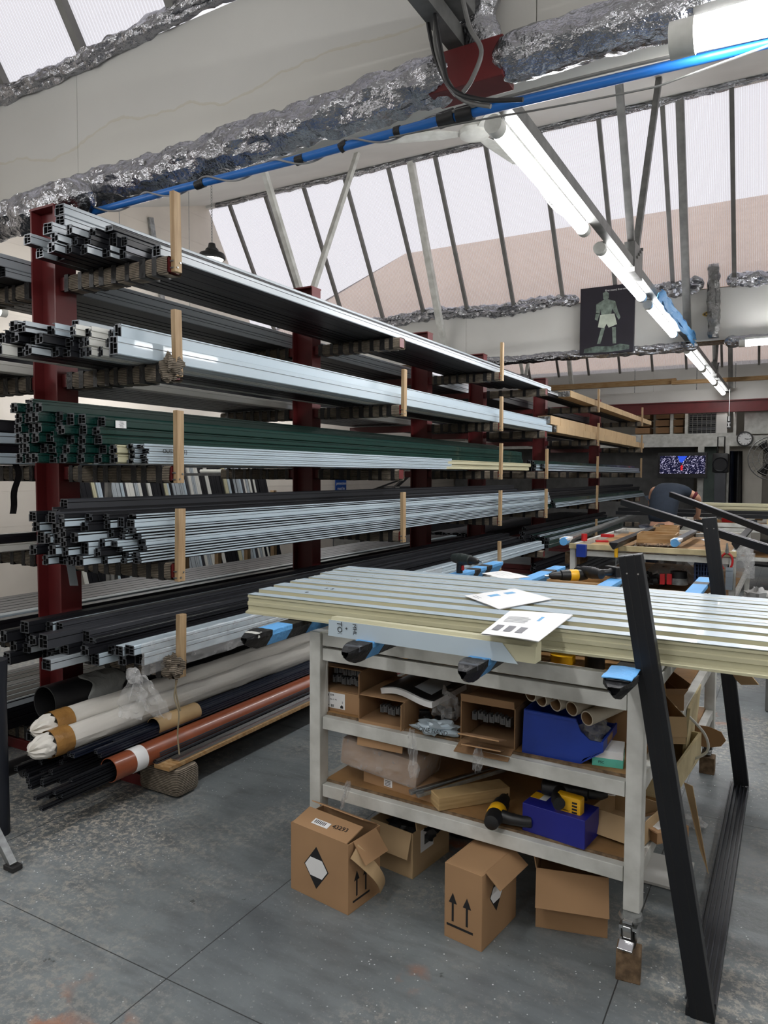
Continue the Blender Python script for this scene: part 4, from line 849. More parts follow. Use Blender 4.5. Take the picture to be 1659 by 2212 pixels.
# ---- items on the shelves (positions read at their real depth)
S1,S2=.343,.623
def sbox(label,x0,x1,y,z,dep,h,flaps=(),label_=None,m=CARD,rz=0):
    "carton lying on its side, open towards the camera; flaps: (edge, length, angle from closed-forward)"
    t=thing('cardboard_box',label,'box',(x0,y,z),rz); w=x1-x0; th=.004
    g=G(); g.bb((0,0,0),(w,dep,th)); g.bb((0,0,h-th),(w,dep,h)); g.bb((0,0,th),(th,dep,h-th)); g.bb((w-th,0,th),(w,dep,h-th)); g.bb((th,dep-th,th),(w-th,dep,h-th)); g.build('body',m,t,bevel=.001)
    for s,L,a in flaps:
        a=math.radians(a); d=V((0,-math.cos(a),math.sin(a)))*L
        if s=='b': o,e=V((.003,0,.003)),V((w-.006,0,0))
        if s=='t': o,e=V((.003,0,h-.003)),V((w-.006,0,0))
        if s=='l': o,e=V((.003,0,.003)),V((0,0,h-.006)); d=V((-math.sin(a),-math.cos(a),0))*L
        if s=='r': o,e=V((w-.003,0,.003)),V((0,0,h-.006)); d=V((math.sin(a),-math.cos(a),0))*L
        q=[o,o+e,o+e+d*.97,o+d]; N=(q[1]-q[0]).cross(q[3]-q[0]).normalized()*.002
        G().add([x+N for x in q]+[x-N for x in q],[(0,1,2,3),(7,6,5,4),(0,4,5,1),(1,5,6,2),(2,6,7,3),(3,7,4,0)]).build('flap',m,t)
    return t
GP=mat('grey_plastic',srgb(96,98,100),.5,var=.1)
def keepers(label,x0,x1,y,z,n,rows,group):
    for r in range(rows):
        for k in range(n):
            x=x0+(x1-x0)*(k+.5)/n; g=G(); s=(x1-x0)/n*.86
            zz=z+r*.036+.004*math.sin(k*1.9); yy=y+.012*r+random.uniform(-.004,.004)
            g.bb((x-s/2,yy,zz),(x+s/2,yy+.03,zz+.022)); g.bb((x-s*.18,yy-.003,zz+.004),(x+s*.18,yy,zz+.018)); g.bb((x-s/2,yy,zz+.022),(x-s*.25,yy+.03,zz+.03)); g.bb((x+s*.25,yy,zz+.022),(x+s/2,yy+.03,zz+.03))
            tag(g.build('grey_plastic_clip',GP),'grey plastic clip %s, %s from the left%s'%(label,['first','second','third','fourth','fifth','sixth','seventh'][k],'' if rows==1 else [', lower row',', upper row'][r]),'clip',group)
X=lambda px,y=2.45: at(px,1500,y=y).x
Z=lambda px,py,y=2.45: at(px,py,y=y).z
xa,xb=X(688,2.5),X(783,2.5)
t=thing('cardboard_box','closed cardboard box with a white shipping label, left end of the upper shelf','box',(xa,2.47,S2)); w=xb-xa
G().bb((0,0,0),(w,.3,.085)).build('body',CARD,t,bevel=.002)
decal(t,[(-.05,-.032),(.05,-.032),(.05,.032),(-.05,.032)],PAPER,'shipping_label',((w*.47,-.0006,.045),(1,0,0),(0,0,1)))
fr=lambda x,z:frame((w*.47+x,-.0016,.045+z),*UPX)
decal(t,[(.0085*math.cos(k*.5236),.0085*math.sin(k*.5236)) for k in range(12)],INK,'round_logo',((w*.47-.037,-.0012,.045+.02),(1,0,0),(0,0,1)))
text('Yale',.006,fr(-.037,.02),PAPER,t); text('EDB',.01,fr(-.012,.022),INK,t); text('Qty 15  PR',.007,fr(-.006,.004),INK,t); text('2',.012,fr(.038,-.004),INK,t); text('UTLCM',.006,fr(-.036,-.022),INK,t)
for k in range(5): decal(t,[(-.018+.003*k,-.028),(-.0165+.003*k,-.028),(-.0165+.003*k,-.017),(-.018+.003*k,-.017)],INK,'barcode_bar',((w*.47,-.0012,.045),(1,0,0),(0,0,1)))
decal(t,[(.028,-.028),(.042,-.028),(.042,-.02),(.035,-.014),(.028,-.02)],INK,'house_logo',((w*.47,-.0012,.045),(1,0,0),(0,0,1)))
sbox('open cardboard box of grey clips on top of the labelled box, upper shelf',X(693,2.5),X(790,2.5),2.47,S2+.086,.3,.1,[('r',.05,20)],m=CARDD)
keepers('in the box at upper left',X(715,2.52),X(775,2.52),2.53,S2+.1,6,2,'grey clips in the upper left box')
tag(G().box((X(760,2.6),2.62,S2+.19),(.2,.22,.004),Matrix.Rotation(.06,3,'Z')).build('black_film_sheet',TAPE),'black plastic sheet lying on the upper left cardboard box','sheet')
sbox('open cardboard box with a flap hanging over the shelf edge, under the catalogue',X(780),X(880),2.43,S2,.3,.105,[('b',.1,-82),('r',.04,10)],m=CARD)
keepers('under the catalogue',X(820,2.5),X(872,2.5),2.5,S2+.02,6,1,'grey clips under the catalogue')
for k in range(1): 
    t=thing('catalogue','thick open catalogue with a dark cover resting on the upper shelf boxes','book',(X(865),2.46,S2+.105),-.12)
    G().surf(lambda u,v:V((-.1+.24*u,.0+.26*v,.012+.012*math.sin(u*5)+.01*v)),14,8).build('pages',PAPER,t,solid=.022)
    G().surf(lambda u,v:V((-.1+.24*u,.01+.26*v,.026+.012*math.sin(u*5)+.01*v)),14,8).build('cover',mat('dark_cover',srgb(28,32,36),.3,coat=.4),t,solid=.002)
    G().surf(lambda u,v:V((.02+.08*u,.06+.15*v,.029+.012*math.sin((.5+u*.33)*5)+.01*v)),6,6).build('cover_picture',FILMG,t)
sbox('open cardboard box of grey clips with folded front flaps, middle of the upper shelf',X(1000),X(1118),2.43,S2,.3,.15,[('b',.07,-18),('t',.03,75)],m=CARDD)
keepers('in the middle upper shelf box',X(1020,2.5),X(1105,2.5),2.5,S2+.06,7,1,'grey clips in the middle box')
for k in range(2): tag(G().box((X(1050,2.4),2.37+.012*k,S2+.05-.04*k),(.15-.01*k,.1,.004),Matrix.Rotation(-.3,3,'X')@Matrix.Rotation(.05+.1*k,3,'Z')).build('cardboard_flap',CARD),['torn cardboard sheet leaning on the front of the middle clip box','lower torn cardboard sheet under the leaning one at shelf edge'][k],'cardboard')
crumple('grey_mailer_bag','pale grey plastic bag with handwriting on the upper shelf edge',(X(945),2.45,S2+.022),.085,.05,.022,FILM,'bag',seed=6)
o=text('ONE HAND',.022,frame((X(952),2.385,S2+.03),(1,.05,0),(0,.5,.8)),INK,None); tag(o,'handwritten words on the pale grey bag on the upper shelf','writing')
crumple('clear_bag','clear plastic bag of small parts behind the catalogue',(X(965,2.55),2.55,S2+.07),.05,.06,.06,CLEAR,'bag',seed=9)
# black hinges heap
for k in range(14):
    a=random.uniform(0,3); tag(G().box((X(940,2.55)+random.uniform(-.06,.07),2.53+random.uniform(-.03,.05),S2+.012+.02*(k%3)),(.04,.02,.014),Matrix.Rotation(a,3,'Z')@Matrix.Rotation(a*.5,3,'X')).build('black_bracket',BLACK,bevel=.002),'black bracket in the %s layer of the heap beside the bag, %s'%(['bottom','middle','top'][k%3],['at the front','near the front','in the centre','near the back','at the back'][k//3]),'bracket','black brackets heap')
# blue storage bin
xa,xb=X(1128,2.42),X(1300,2.42)
t=thing('storage_bin','blue plastic storage bin holding cardboard tubes on the upper shelf','bin',(xa,2.43,S2)); w=xb-xa
side=[(0,.0),(w*.74,0),(w*.78,.02),(w*1.0,.055),(w*1.02,.085),(w*.86,.085),(w*.74,.11),(w*.68,.15),(w*.02,.155)]
g=G()
for y in (0,.21): g.prism(side,y,y+.004,'y')
g.prism([(0,0),(0,0),(0,0)],0,0,'y') if False else None
g.bb((.0,.004,0),(w*.76,.21,.005)); g.add([(w*.74,.0,.0),(w*1.02,.0,.055),(w*1.02,.214,.055),(w*.74,.214,.0),(w*.74,.0,-.0),(w*1.0,.0,.06),(w*1.0,.214,.06),(w*.74,.214,.005)],[(0,1,2,3),(4,5,6,7)]); g.bb((w*1.0,.0,.055),(w*1.02,.214,.088)); g.add([(0,.0,0),(w*.02,.0,.155),(w*.02,.214,.155),(0,.214,0)],[(0,1,2,3)])
g.build('body',BINB,t,solid=.003)
G().bb((w*.02,-.006,.146),(w*.68,.0,.155)).xf(Matrix.Rotation(.02,4,'Y')).build('rim',BINB,t)
G().box((w*1.022,.1,.072),(.002,.08,.024)).build('label_holder',CARDD,t)
for k,(px,py) in enumerate(((1152,1500),(1175,1511),(1206,1521),(1241,1531),(1274,1552))):
    c=at(px-6,py,y=2.445); d=V((.42,.88,.1)).normalized(); g=G(); g.pipe(c,c+d*.19,.026,.004,22)
    tag(g.build('cardboard_tube',[mat('tube_kraft',srgb(186,176,158),.7,var=.04) if k==0 else bpy.data.materials['tube_kraft'],CARDD],smooth=True),'%s pale cardboard tube in the blue storage bin'%['leftmost','second','middle','fourth','rightmost'][k],'tube','tubes in the blue bin')
crumple('clear_bag','clear plastic bag in the front of the blue storage bin',(xa+w*.82,2.55,S2+.09),.04,.06,.035,CLEAR,'bag',seed=12)
xa=X(1285,2.42)
t=thing('small_carton','small teal and white carton beside the blue storage bin','box',(X(1283),2.44,S2),.15)
G().bb((0,0,0),(.1,.11,.028)).build('teal_base',TEAL,t,bevel=.001); G().bb((0,.0005,.028),(.0995,.11,.055)).build('white_top',PAPER,t,bevel=.001)
g=G()
for k in range(4): g.bb((.1,.03,.034+.005*k),(.1006,.03+random.uniform(.03,.06),.036+.005*k))
g.build('print',INK,t); text('FSC',.012,frame((.03,-.0006,.014),*UPX),INK,t)
t,w=carton('large brown cardboard box behind the teal carton on the upper shelf',(X(1290,2.7),2.7,0),(X(1400,2.7),2.7,0),.25,.14,[],open_=False,z0=S2)
# lower shelf
t=thing('wrapped_parcel','film wrapped brown cardboard parcel at the left of the lower shelf','parcel',(X(733,2.45),2.46,S1+.05),.0)
w=X(900)-X(733); g=G()
for _ in (0,): g.box((w/2,.11,.06),(w,.22,.11),Matrix.Rotation(.1,3,'Y'))
g.build('carton',CARD,t,bevel=.012,smooth=True)
g=G(); g.box((w/2,.11,.06),(w+.006,.226,.116),Matrix.Rotation(.1,3,'Y')); g.build('stretch_film',CLEAR,t,bevel=.012,smooth=True)
t=thing('flat_carton','long flat cardboard carton with a small white label under the wrapped parcel','box',(X(772),2.5,S1),-.12)
w=X(932)-X(772); G().bb((0,0,0),(w,.12,.045)).build('body',CARD,t,bevel=.001); decal(t,[(-.02,-.014),(.02,-.014),(.02,.014),(-.02,.014)],PAPER,'label',((w*.38,-.0006,.024),(1,0,0),(0,0,1)))
g=G()
for k in range(4): decal(t,[(-.016,.008-.006*k),(.012,.008-.006*k),(.012,.010-.006*k),(-.016,.010-.006*k)],INK,'print',((w*.38,-.0014,.024),(1,0,0),(0,0,1)))
for k in range(2):
    a=at(885+15*k,1712+6*k,y=2.42); b=V((a.x+.24,a.y+.3,S1+.08))
    t=thing('metal_runner',['shiny metal drawer runner, rear one, lying across the flat carton','darker metal drawer runner, front one, lying across the flat carton'][k],'runner',tuple(a))
    G().bar(a,b,.022,.014).build('runner',GALV,t,world=True,bevel=.002); G().bar(a+V((.02,.02,.009)),b+V((0,0,.009)),.012,.006).build('slide',CHROME,t,world=True)
a=V((X(932,2.45),2.45,S1)); tag(G().box((a.x+.12,a.y+.1,S1+.026),(.085,.3,.05),Matrix.Rotation(-.72,3,'Z')).build('timber_block',mat('end_grain_pine',srgb(186,158,112),.7,scale=3,stretch=(2,2,30),col2=srgb(158,130,88)),bevel=.003),'thick pine timber offcut lying on the lower shelf','timber')
def drill(label,loc,rot,body,accent,battery=True,name='cordless_drill'):
    t=thing(name,label,'drill',tuple(loc)); M=rot.to_4x4()
    def B(g,nm,m,**k): g.xf(M).build(nm,m,t,**k)
    g=G(); g.tube([(0,-.075,0),(0,-.07,0),(0,-.02,0),(0,.05,0),(0,.085,0),(0,.09,0)],.03,18,rs=[.02,.03,.032,.031,.026,.012]); B(g,'motor_body',body,smooth=True)
    g=G(); g.tube([(0,-.075,0),(0,-.085,0),(0,-.12,0),(0,-.14,0)],.02,16,rs=[.024,.023,.021,.01]); B(g,'chuck',BLACK,smooth=True)
    g=G(); g.cyl((0,-.135,0),(0,-.165,0),.004,8); B(g,'bit',CHROME,smooth=True)
    g=G(); g.lathe([(.0315,-.02),(.034,-.015),(.034,.02),(.0315,.03)],(0,0,0),20,ax='y'); B(g,'accent_band',accent,smooth=True)
    g=G(); g.tube([(0,.02,-.02),(0,.03,-.06),(0,.03,-.1),(0,.02,-.125)],.02,14,rs=[.024,.02,.019,.022]); B(g,'handle',BLACK,smooth=True)
    g=G(); g.box((0,.0,-.052),(.014,.014,.03)); B(g,'trigger',REDP if accent!=YEL else BLACK,bevel=.003)
    if battery: g=G(); g.box((0,.012,-.145),(.06,.1,.04)); B(g,'battery',accent if accent==YEL else body,bevel=.006)
    return t
DRILLB=mat('dark_green_plastic',srgb(36,44,42),.45)
drill('black and green cordless drill standing at the back of the profile pile',at(1000,1208,y=3.95)+V((0,0,0)),Matrix.Rotation(-2.05+PI,3,'Z')@Matrix.Rotation(0,3,'X'),DRILLB,DRILLB)
a=at(1075,1757,y=2.42); drill('yellow and black cordless drill lying on the lower shelf, facing the camera',(a.x-.01,2.44,S1+.036),Matrix.Rotation(.12,3,'Z')@Matrix.Rotation(-PI/2,3,'Y')@Matrix.Rotation(PI,3,'Z'),BLACK,YEL,battery=False)
xa=X(1132,2.43)
t=thing('blue_carton','glossy dark blue carton under the yellow drill on the lower shelf','box',(xa,2.43,S1),-.13); w=X(1275,2.43)-xa
G().bb((0,0,0),(w,.13,.10)).build('body',BOXB,t,bevel=.002)
decal(t,[(0,0),(.035,0),(.035,.05),(0,.05)],YEL,'yellow_label',((.002,.06,.1004),(1,0,0),(0,1,0))); decal(t,[(.035,0),(.06,0),(.06,.05),(.035,.05)],PAPER,'white_label',((.002,.06,.1004),(1,0,0),(0,1,0)))
drill('black cordless drill lying on the blue carton with its yellow battery facing out',(xa+.13,2.53,S1+.137),Matrix.Rotation(-1.35+PI,3,'Z')@Matrix.Rotation(PI/2,3,'Y'),BLACK,BLACK,battery=False)
t=thing('drill_battery','yellow drill battery pack on the blue carton','battery',(xa+.16,2.455,S1+.122),-.13)
G().box((0,0,0),(.095,.04,.068)).build('case',YEL,t,bevel=.008,smooth=True)
g=G()
for k in range(4): g.box((.026,-.0205,.016-.011*k),(.018,.002,.006))
g.build('terminal_slots',BLACK,t); text('DEWALT',.007,frame((-.005,-.021,-.016),*UPX),BLACK,t)
t,w=carton('open brown cardboard box lying right of the blue carton on the lower shelf',(X(1280,2.55),2.56,0),(X(1400,2.55),2.52,0),.2,.08,[('f',.08,-60)],z0=S1,m=CARDL)
t,w=carton('shallow carton with a white printed label at the right side of the lower shelf',(-.47,2.64,0),(-.37,2.56,0),.14,.04,[('f',.015,30)],z0=S1,m=CARD,open_=False); decal(t,[(0,0),(.09,0),(.09,.1),(0,.1)],PAPER,'printed_label',((.02,.02,.0405),(1,0,0),(0,1,0)))
# items further back on the shelves seen from the right end
t,w=carton('torn cardboard box with a curved front flap on the right side of the upper shelf',(-.455,2.74,0),(-.315,2.80,0),.26,.1,[('f',.07,-78),('b',.06,60),('l',.05,40)],z0=S2,m=CARDL)
t,w=carton('opened cardboard box with ragged flaps, back right of the upper shelf',(-.52,3.12,0),(-.37,3.2,0),.22,.07,[('f',.05,40),('l',.06,50),('r',.05,60),('b',.07,80)],z0=S2,m=CARD)
t,w=carton('long cream wooden tray standing at the right end of the lower shelf',(-.6,2.95,0),(-.375,2.93,0),.55,.11,[],z0=S1,m=CREAMW,th=.012,name='wooden_tray',cat='tray')
tag(G().box((-.37,3.5,.5),(.012,.42,.22),Matrix.Rotation(.08,3,'Y')).build('cream_board',CREAMW),'cream painted board standing upright on the right side of the lower shelf','board')
tag(G().prism([(.0,-.045),(.06,-.045),(.11,-.03),(.13,0),(.11,.035),(.06,.05),(0,.05)],3.52,3.524,'y').xf(Matrix.Translation((-.36,0,.42))).build('cardboard_tongue',CARD),'round ended cardboard tongue sticking out past the bench side','cardboard')
tag(G().tube(smooth_path([(-.37,3.3,.58),(-.3,3.32,.5),(-.29,3.34,.42),(-.36,3.36,.36)]),.006,6).build('white_strap',ALWHT,smooth=True),'white strap curling from the shelf on the right side','strap')
tag(G().add([(-.36,3.18,.33),(-.325,3.16,.33),(-.25,3.08,.02),(-.285,3.1,.1)],[(0,1,2,3)]).build('cardboard_strip',CARDL,solid=.004),'narrow cardboard strip hanging from the shelf down to the floor on the right','cardboard')
tag(G().add([(-.42,4.1,.72),(-.3,4.0,.78),(-.12,3.95,.58),(-.2,4.02,.55)],[(0,1,2,3)]).build('cardboard_sheet',CARDL,solid=.004),'pale cardboard sheet sticking out of the back right end of the upper shelf','cardboard')
crumple('clear_wrapper','crumpled clear plastic wrapper on the floor right of the near workbench',tuple(at(1498,1775,z=.02)),.05,.045,.02,CLEAR,'wrapper',seed=31)
crumple('clear_wrapper','small scrap of white plastic on the floor by the frame corner',tuple(at(1597,1680,z=.01)),.03,.03,.012,PAPER,'wrapper',seed=33)
# clear film tails on the bench
for k,(p,q,l) in enumerate((((890,1575),(893,1680),'clear tape tail hanging from the upper shelf over the wrapped parcel'),((1034,1612),(1030,1665),'short clear tape scrap hanging from the middle of the upper shelf'),((752,1690),(738,1745),'clear twisted film strand over the lower shelf rail at left'))):
    tag(taild(at(*p,y=2.35),at(*q,y=2.34),.02,.035 if k<2 else .01,k+7).build('film_scrap',CLEAR,smooth=True),l,'film')
# ---- padded support bars across the bench
tri=[(-.036,.0),(-.036,-.018),(-.006,-.062),(.006,-.062),(.036,-.018),(.036,0)]
bx=[(-1.725,2.04,4.68),(-1.297,2.05,4.66),(-.862,2.03,4.57),(-.425,2.09,4.58)]
for i,(x,ya,yb) in enumerate(bx):
    t=thing('padded_support_bar','%s support bar across the near workbench, padded with black and blue tape'%['leftmost','second','third','rightmost'][i],'support bar',(x,ya,1.014),group='padded support bars')
    def seg(a,b,m,k,nm):
        pts=[(u*k,v*k+.002*(k-1)) for u,v in tri]; G().prism(pts,a,b,'y').build(nm,m,t,bevel=.003)
    L=yb-ya; seg(.03,L-.03,ALGRY if i else WHITEP,.9,'bar')
    # rounded taped nose
    g=G(); n=10
    def nose(u,v):
        k=.35+.65*math.sin(min(1,u*1.4)*PI/2); a=v; idx=int(v*len(tri))%len(tri); nxt=(idx+1)%len(tri); f=v*len(tri)-int(v*len(tri)); px=tri[idx][0]*(1-f)+tri[nxt][0]*f; pz=tri[idx][1]*(1-f)+tri[nxt][1]*f
        j=.0025*noise.noise(V((u*9+i,px*70,pz*70))); W4_=1.3 if i==3 else 1.06; return V((px*W4_*(k if u<.7 else 1)+j,-.012+.12*u,(pz+.02)*1.06*(k if u<.7 else 1)-.02+j))
    g.surf(nose,14,36); g.build('taped_nose',TAPE,t,smooth=True)
    segs=[(.1,.24,BLUET),(.23,.37,TAPE),(.36,.55,BLUET),(.55,.75,TAPE)] if i==0 else [(.09,.21,BLUET),(.2,.34,TAPE)] if i<3 else [(.02,.16,BLUET),(.16,.42,TAPE)]
    for k,(a,b,m) in enumerate(segs):
        if i==3 and k==0:
            g=G().surf(lambda u,v:V(((v-.5)*.085,a+(b-a)*u,.004+.002*math.sin(v*PI)+.002*math.sin(u*9))),8,8); g.build('blue_tape_pad',m,t,solid=.003); continue
        seg(a,b,m,1.03+.01*k,'blue_tape' if m is BLUET else 'black_tape')
    seg(L-.95,L-.05,BLUET if i else BLUET,1.05,'blue_foam_sleeve'); seg(L-.35,L-.25,TAPE,1.08,'black_tape')
    if i==0: seg(L-.55,L-.45,TAPE,1.08,'black_tape')
# ---- cream profiles lying across the bars
secR=[(0,0),(.075,0),(.075,.008),(.03,.01),(.03,.07),(.073,.07),(.073,.078),(.004,.078),(.002,.06),(.008,.058),(.008,.05),(.02,.05),(.02,.01),(0,.008)]
secF=[(0,0),(.075,0),(.075,.01),(.058,.012),(.058,.072),(.052,.078),(.02,.078),(.014,.072),(.014,.066),(.019,.063),(.019,.05),(.013,.047),(.013,.034),(.018,.031),(.018,.014),(0,.008)]
def crprof(label,y,w,lx,L=3.55,h=1.,film=True,z=1.017):
    s=w/.075; t=thing('cream_profile',label,'profile',(lx,y,z),0,'cream profiles on the near workbench')
    R=w>.081
    G().prism([(a*s,b*h) for a,b in (secR if R else secF)],0,L,'x').build('extrusion',ALCRM,t)
    x0,x1=(.003,.074) if R else (.012,.06)
    f=G(); f.prism([(x0*s,.0785*h),(x1*s,.0785*h),(x1*s,.0795*h),(x0*s,.0795*h)],.0,L,'x'); f.build('pale_film',FILM,t)
    if R and w>.11: G().prism([(.03*s,.0797),(.034*s,.0797),(.034*s,.0815),(.03*s,.0815)],0,L,'x').build('raised_rib',ALWHT,t)
    return t
lefts=[(530,1291,2.335,.08),(558,1273,2.47,.085),(590,1264,2.60,.085),(625,1255,2.73,.12),(665,1245,2.88,.13),(690,1236,3.03,.13),(717,1224,3.18,.17)]
for k,(px,py,y,w_) in enumerate(lefts):
    t=crprof('cream profile with pale film, %s counted from the front of the bench pile'%['frontmost','second','third','fourth','fifth','sixth','rearmost'][k],y,w_,at(px,py,y=y).x)
    if k>0:
        text(['','8','3  2','7','K 12','4','T 2'][k],.03,frame((.18+.05*(k%3),w_*.45,.0782+.0018),(1,0,0),(0,1,0)),INK,t,name='handwriting')
# short cut profile with TOP written on it
a=at(715,1343,y=2.2)
t=thing('cut_profile','short mitred profile with handwriting on its pale film, in front of the pile','profile',(a.x,2.185,1.016),-.03)
L=at(1165,1390,y=2.2).x-a.x
G().prism([(0,0),(.055,0),(.055,.06),(.02,.062),(.016,.052),(.004,.05)],0,L,'x').build('extrusion',ALCRM,t)
G().add([(0,-.003,-.004),(L*.93,-.003,-.008),(L*.86,.001,.052),(.0,.001,.054)],[(0,1,2,3)]).build('pale_film',FILM,t,solid=.001)
text('TOP',.03,frame((.05,-.004,.025),(0,.1,-1),(1,0,0)),INK,t,name='handwriting'); text('+',.02,frame((.08,-.004,.03),*UPX),INK,t,name='handwriting'); text('MHL',.022,frame((.115,-.004,.03),(0,.1,-1),(1,0,0)),INK,t,name='handwriting')
# drawings
def sheets(label,cs,n,blocks,z=1.1):
    q=[at(*c,z=z) for c in cs]; ctr=sum(q,V())/4
    t=thing('paper_drawings',label,'papers',tuple(ctr))
    for k in range(n):
        a=random.uniform(-.03,.03); R=Matrix.Rotation(a,3,'Z')
        def fn(u,v):
            p=(q[0].lerp(q[1],u)).lerp(q[3].lerp(q[2],u),v)-ctr; p=R@p; p.z+=.0012*k+.004*math.sin(3*u+k)+.004*v; return p
        G().surf(fn,8,6).build('sheet',PAPER,t)
    for (u0,v0,u1,v1,m) in blocks:
        def fb(u,v):
            uu=u0+(u1-u0)*u; vv=v0+(v1-v0)*v; p=(q[0].lerp(q[1],uu)).lerp(q[3].lerp(q[2],uu),vv)-ctr; p=R@p; p.z+=.0012*n+.004*math.sin(3*uu+n-1)+.004*vv+.0005; return p
        G().surf(fb,3,3).build('print',m,t)
    return t
PB=mat('print_blue',srgb(110,170,215),.7); PG=mat('print_lines',srgb(120,120,125),.7)
def rows(u0,v0,u1,n,dv): return [(u0+random.uniform(0,.02),v0+dv*k,u1-random.uniform(0,.08),v0+dv*k+.012,PG) for k in range(n)]
sheets('stack of printed drawings with blue blocks lying on the back profiles',[(1003,1290),(1080,1316),(1192,1296),(1110,1276)],3,[(.2,.3,.5,.5,PB),(.55,.55,.85,.85,PB),(.2,.62,.42,.8,PB)]+rows(.1,.08,.9,2,.05))
sheets('printed cutting list drooping over the front profiles',[(1040,1372),(1165,1386),(1236,1330),(1100,1324)],2,[(.6,.62,.85,.8,PB)]+rows(.1,.5,.5,5,.05)+[(.1+.2*k,.15,.22+.2*k,.35,PG) for k in range(4)])
sheets('loose printed sheets behind the pile by the drill',[(1040,1240),(1090,1252),(1145,1248),(1085,1236)],2,rows(.15,.3,.8,3,.2),z=1.06)
# tray with tools on the far end of the near bench
t,w=carton('pale wooden tray holding drills at the far end of the near workbench',(-1.2,4.0,0),(-.88,4.0,0),.32,.055,[],z0=.955,m=WOODH,th=.012,name='wooden_tray',cat='tray')
drill('yellow cordless drill lying in the pale wooden tray',(-1.08,4.1,1.03),Matrix.Rotation(-.9,3,'Z')@Matrix.Rotation(PI/2,3,'Y'),BLACK,YEL,battery=False)
drill('large black cordless tool lying in the pale wooden tray',(-.98,4.12,1.05),Matrix.Rotation(-2.2,3,'Z')@Matrix.Rotation(PI/2,3,'Y'),BLACK,BLACK)
# clutter on the bench top below the profiles
for k,(x,y,r,h,m) in enumerate(((-.82,2.52,.03,.04,BLACK),(-.72,2.62,.045,.03,YEL),(-.95,2.58,.025,.05,GALV),(-.6,2.6,.035,.045,BLACK))):
    tag(G().cyl((x,y,.912),(x,y,.912+h),r,20).build('tin',m,smooth=True),['small black tin on the bench top under the profiles','yellow tape roll on the bench top under the profiles','steel fixing pot on the bench top under the profiles','black tape roll on the bench top at right'][k],'tin')
t=thing('plastic_bin','grey plastic bin on the right side of the near workbench top','bin',(-.5,3.6,.915)); G().prism([(0,0),(.13,0),(.15,.1),(-.02,.1)],0,.16,'y').build('body',GREYP,t); 
# ---- black U frame leaning on the bench
BF=mat('black_frame_coating',srgb(20,22,27),.42,.2,var=.12,scale=4); BF2=mat('grooved_black_track',srgb(46,48,54),.35,.4,var=.12,scale=30,stretch=(8,.3,8))
a0,a1=V((-.187,2.27,.0)),at(1362,1198,y=2.26); b0,b1=V((-.187,4.05,.03)),at(1532,1118,y=4.05)
t=thing('door_frame','tall black door frame standing on the floor and leaning against the near workbench','frame',tuple(a0))
def rail(p,q,w,d,nm,up,groove=3,m=BF):
    p,q=V(p),V(q); r=G().bar(p,q,w,d,up=up).build(nm,m,t,world=True,bevel=.003); yv=(q-p).normalized(); xv=yv.cross(V(up)).normalized(); zv=xv.cross(yv)
    for k in range(groove):
        o=(k-(groove-1)/2)*w/(groove+.5)
        for sg in (1,-1):
            g=G(); g.bar(p+xv*o+zv*sg*(d/2),q+xv*o+zv*sg*(d/2),.0025,.0012,up=up); g.build('groove',INSIDE,r,world=True)
    return r
rail(a0,a1,.067,.045,'upright',(0,1,0),2); rail(b0,b1,.067,.045,'upright',(0,1,0),2)
r=G().bb((-.235,2.25,.0),(-.155,4.09,.022)).build('bottom_track',BF,t,world=True,bevel=.002)
for k in range(6): G().bb((-.24+.016*k,2.29,.022),(-.236+.016*k,4.07,.030+.006*(k%2))).build('track_rib',BF2,r,world=True)
g=G()
for p,q in ((a0,a1),(b0,b1)):
    for s in (.018,-.014): g.cyl(q.lerp(p,.04)+V((s,-.024,0)),q.lerp(p,.04)+V((s,-.0255,0)),.0028,8)
g.build('screw_head',CHROME,t,world=True)
# aluminium leg of a trestle at the left edge of the photo
p=at(28,1872,z=0.012); q=at(-60,1690,y=p.y+.05)
t=thing('step_ladder','aluminium stepladder foot at the left edge of the floor','ladder',(p.x,p.y,0)); d=(q-p).normalized()
G().bar(p,p+d*1.3,.05,.028,up=(.5,1,0)).build('stile',GALV,t,world=True,bevel=.002); G().box(p,(.062,.045,.02)).build('rubber_foot',RUBBER,t,world=True,bevel=.003)
# dark post at the left edge
p=at(0,1560,y=1.9); tag(G().tube([(p.x-.035,1.9,0),(p.x-.035,1.9,.62),(p.x-.035,1.9,.78)],.05,20,rs=[.05,.048,.055]).build('dark_bin',mat('navy_plastic',srgb(20,24,34),.5),smooth=True),'dark navy round container cut off by the left edge','container')
# ---------------------------------------------------------------- far end: mezzanine wall, shelf, screen
YM=17.9
def pq(x0,y0,x1,y1,y=YM): a=at(x0,y0,y=y); b=at(x1,y1,y=y); return min(a.x,b.x),max(a.x,b.x),min(a.z,b.z),max(a.z,b.z)
def slab(x0,y0,x1,y1,y,d,mi=None): X0,X1,Z0,Z1=pq(x0,y0,x1,y1,y); return (X0,y,Z0),(X1,y+d,Z1)
fz0,fz1=at(1500,965,y=YM).z,at(1500,943,y=YM).z
struct(G().bb((XL,YM,fz0),(XR,YM+.06,fz1)),'trim_31',WHITEP,loc=(0,0,0))
struct(G().bb((XL,YM+.06,fz0+.05),(XR,YF,fz0+.16)),'trim_32',OLDW,loc=(0,0,0))
zb=at(1450,869,y=17.5).z
tag(G().bb((XL+.02,17.45,zb-.26),(XR-.02,17.6,zb-.235)).bb((XL+.02,17.45,zb-.025),(XR-.02,17.6,zb)).bb((XL+.02,17.51,zb-.235),(XR-.02,17.53,zb-.025)).build('steel_beam',DRED),'long red steel beam running across in front of the far mezzanine','beam')
struct(G().bb((XL,17.62,zb-.02),(XR,17.66,3.5)),'trim_33',BOARD,loc=(0,0,0))
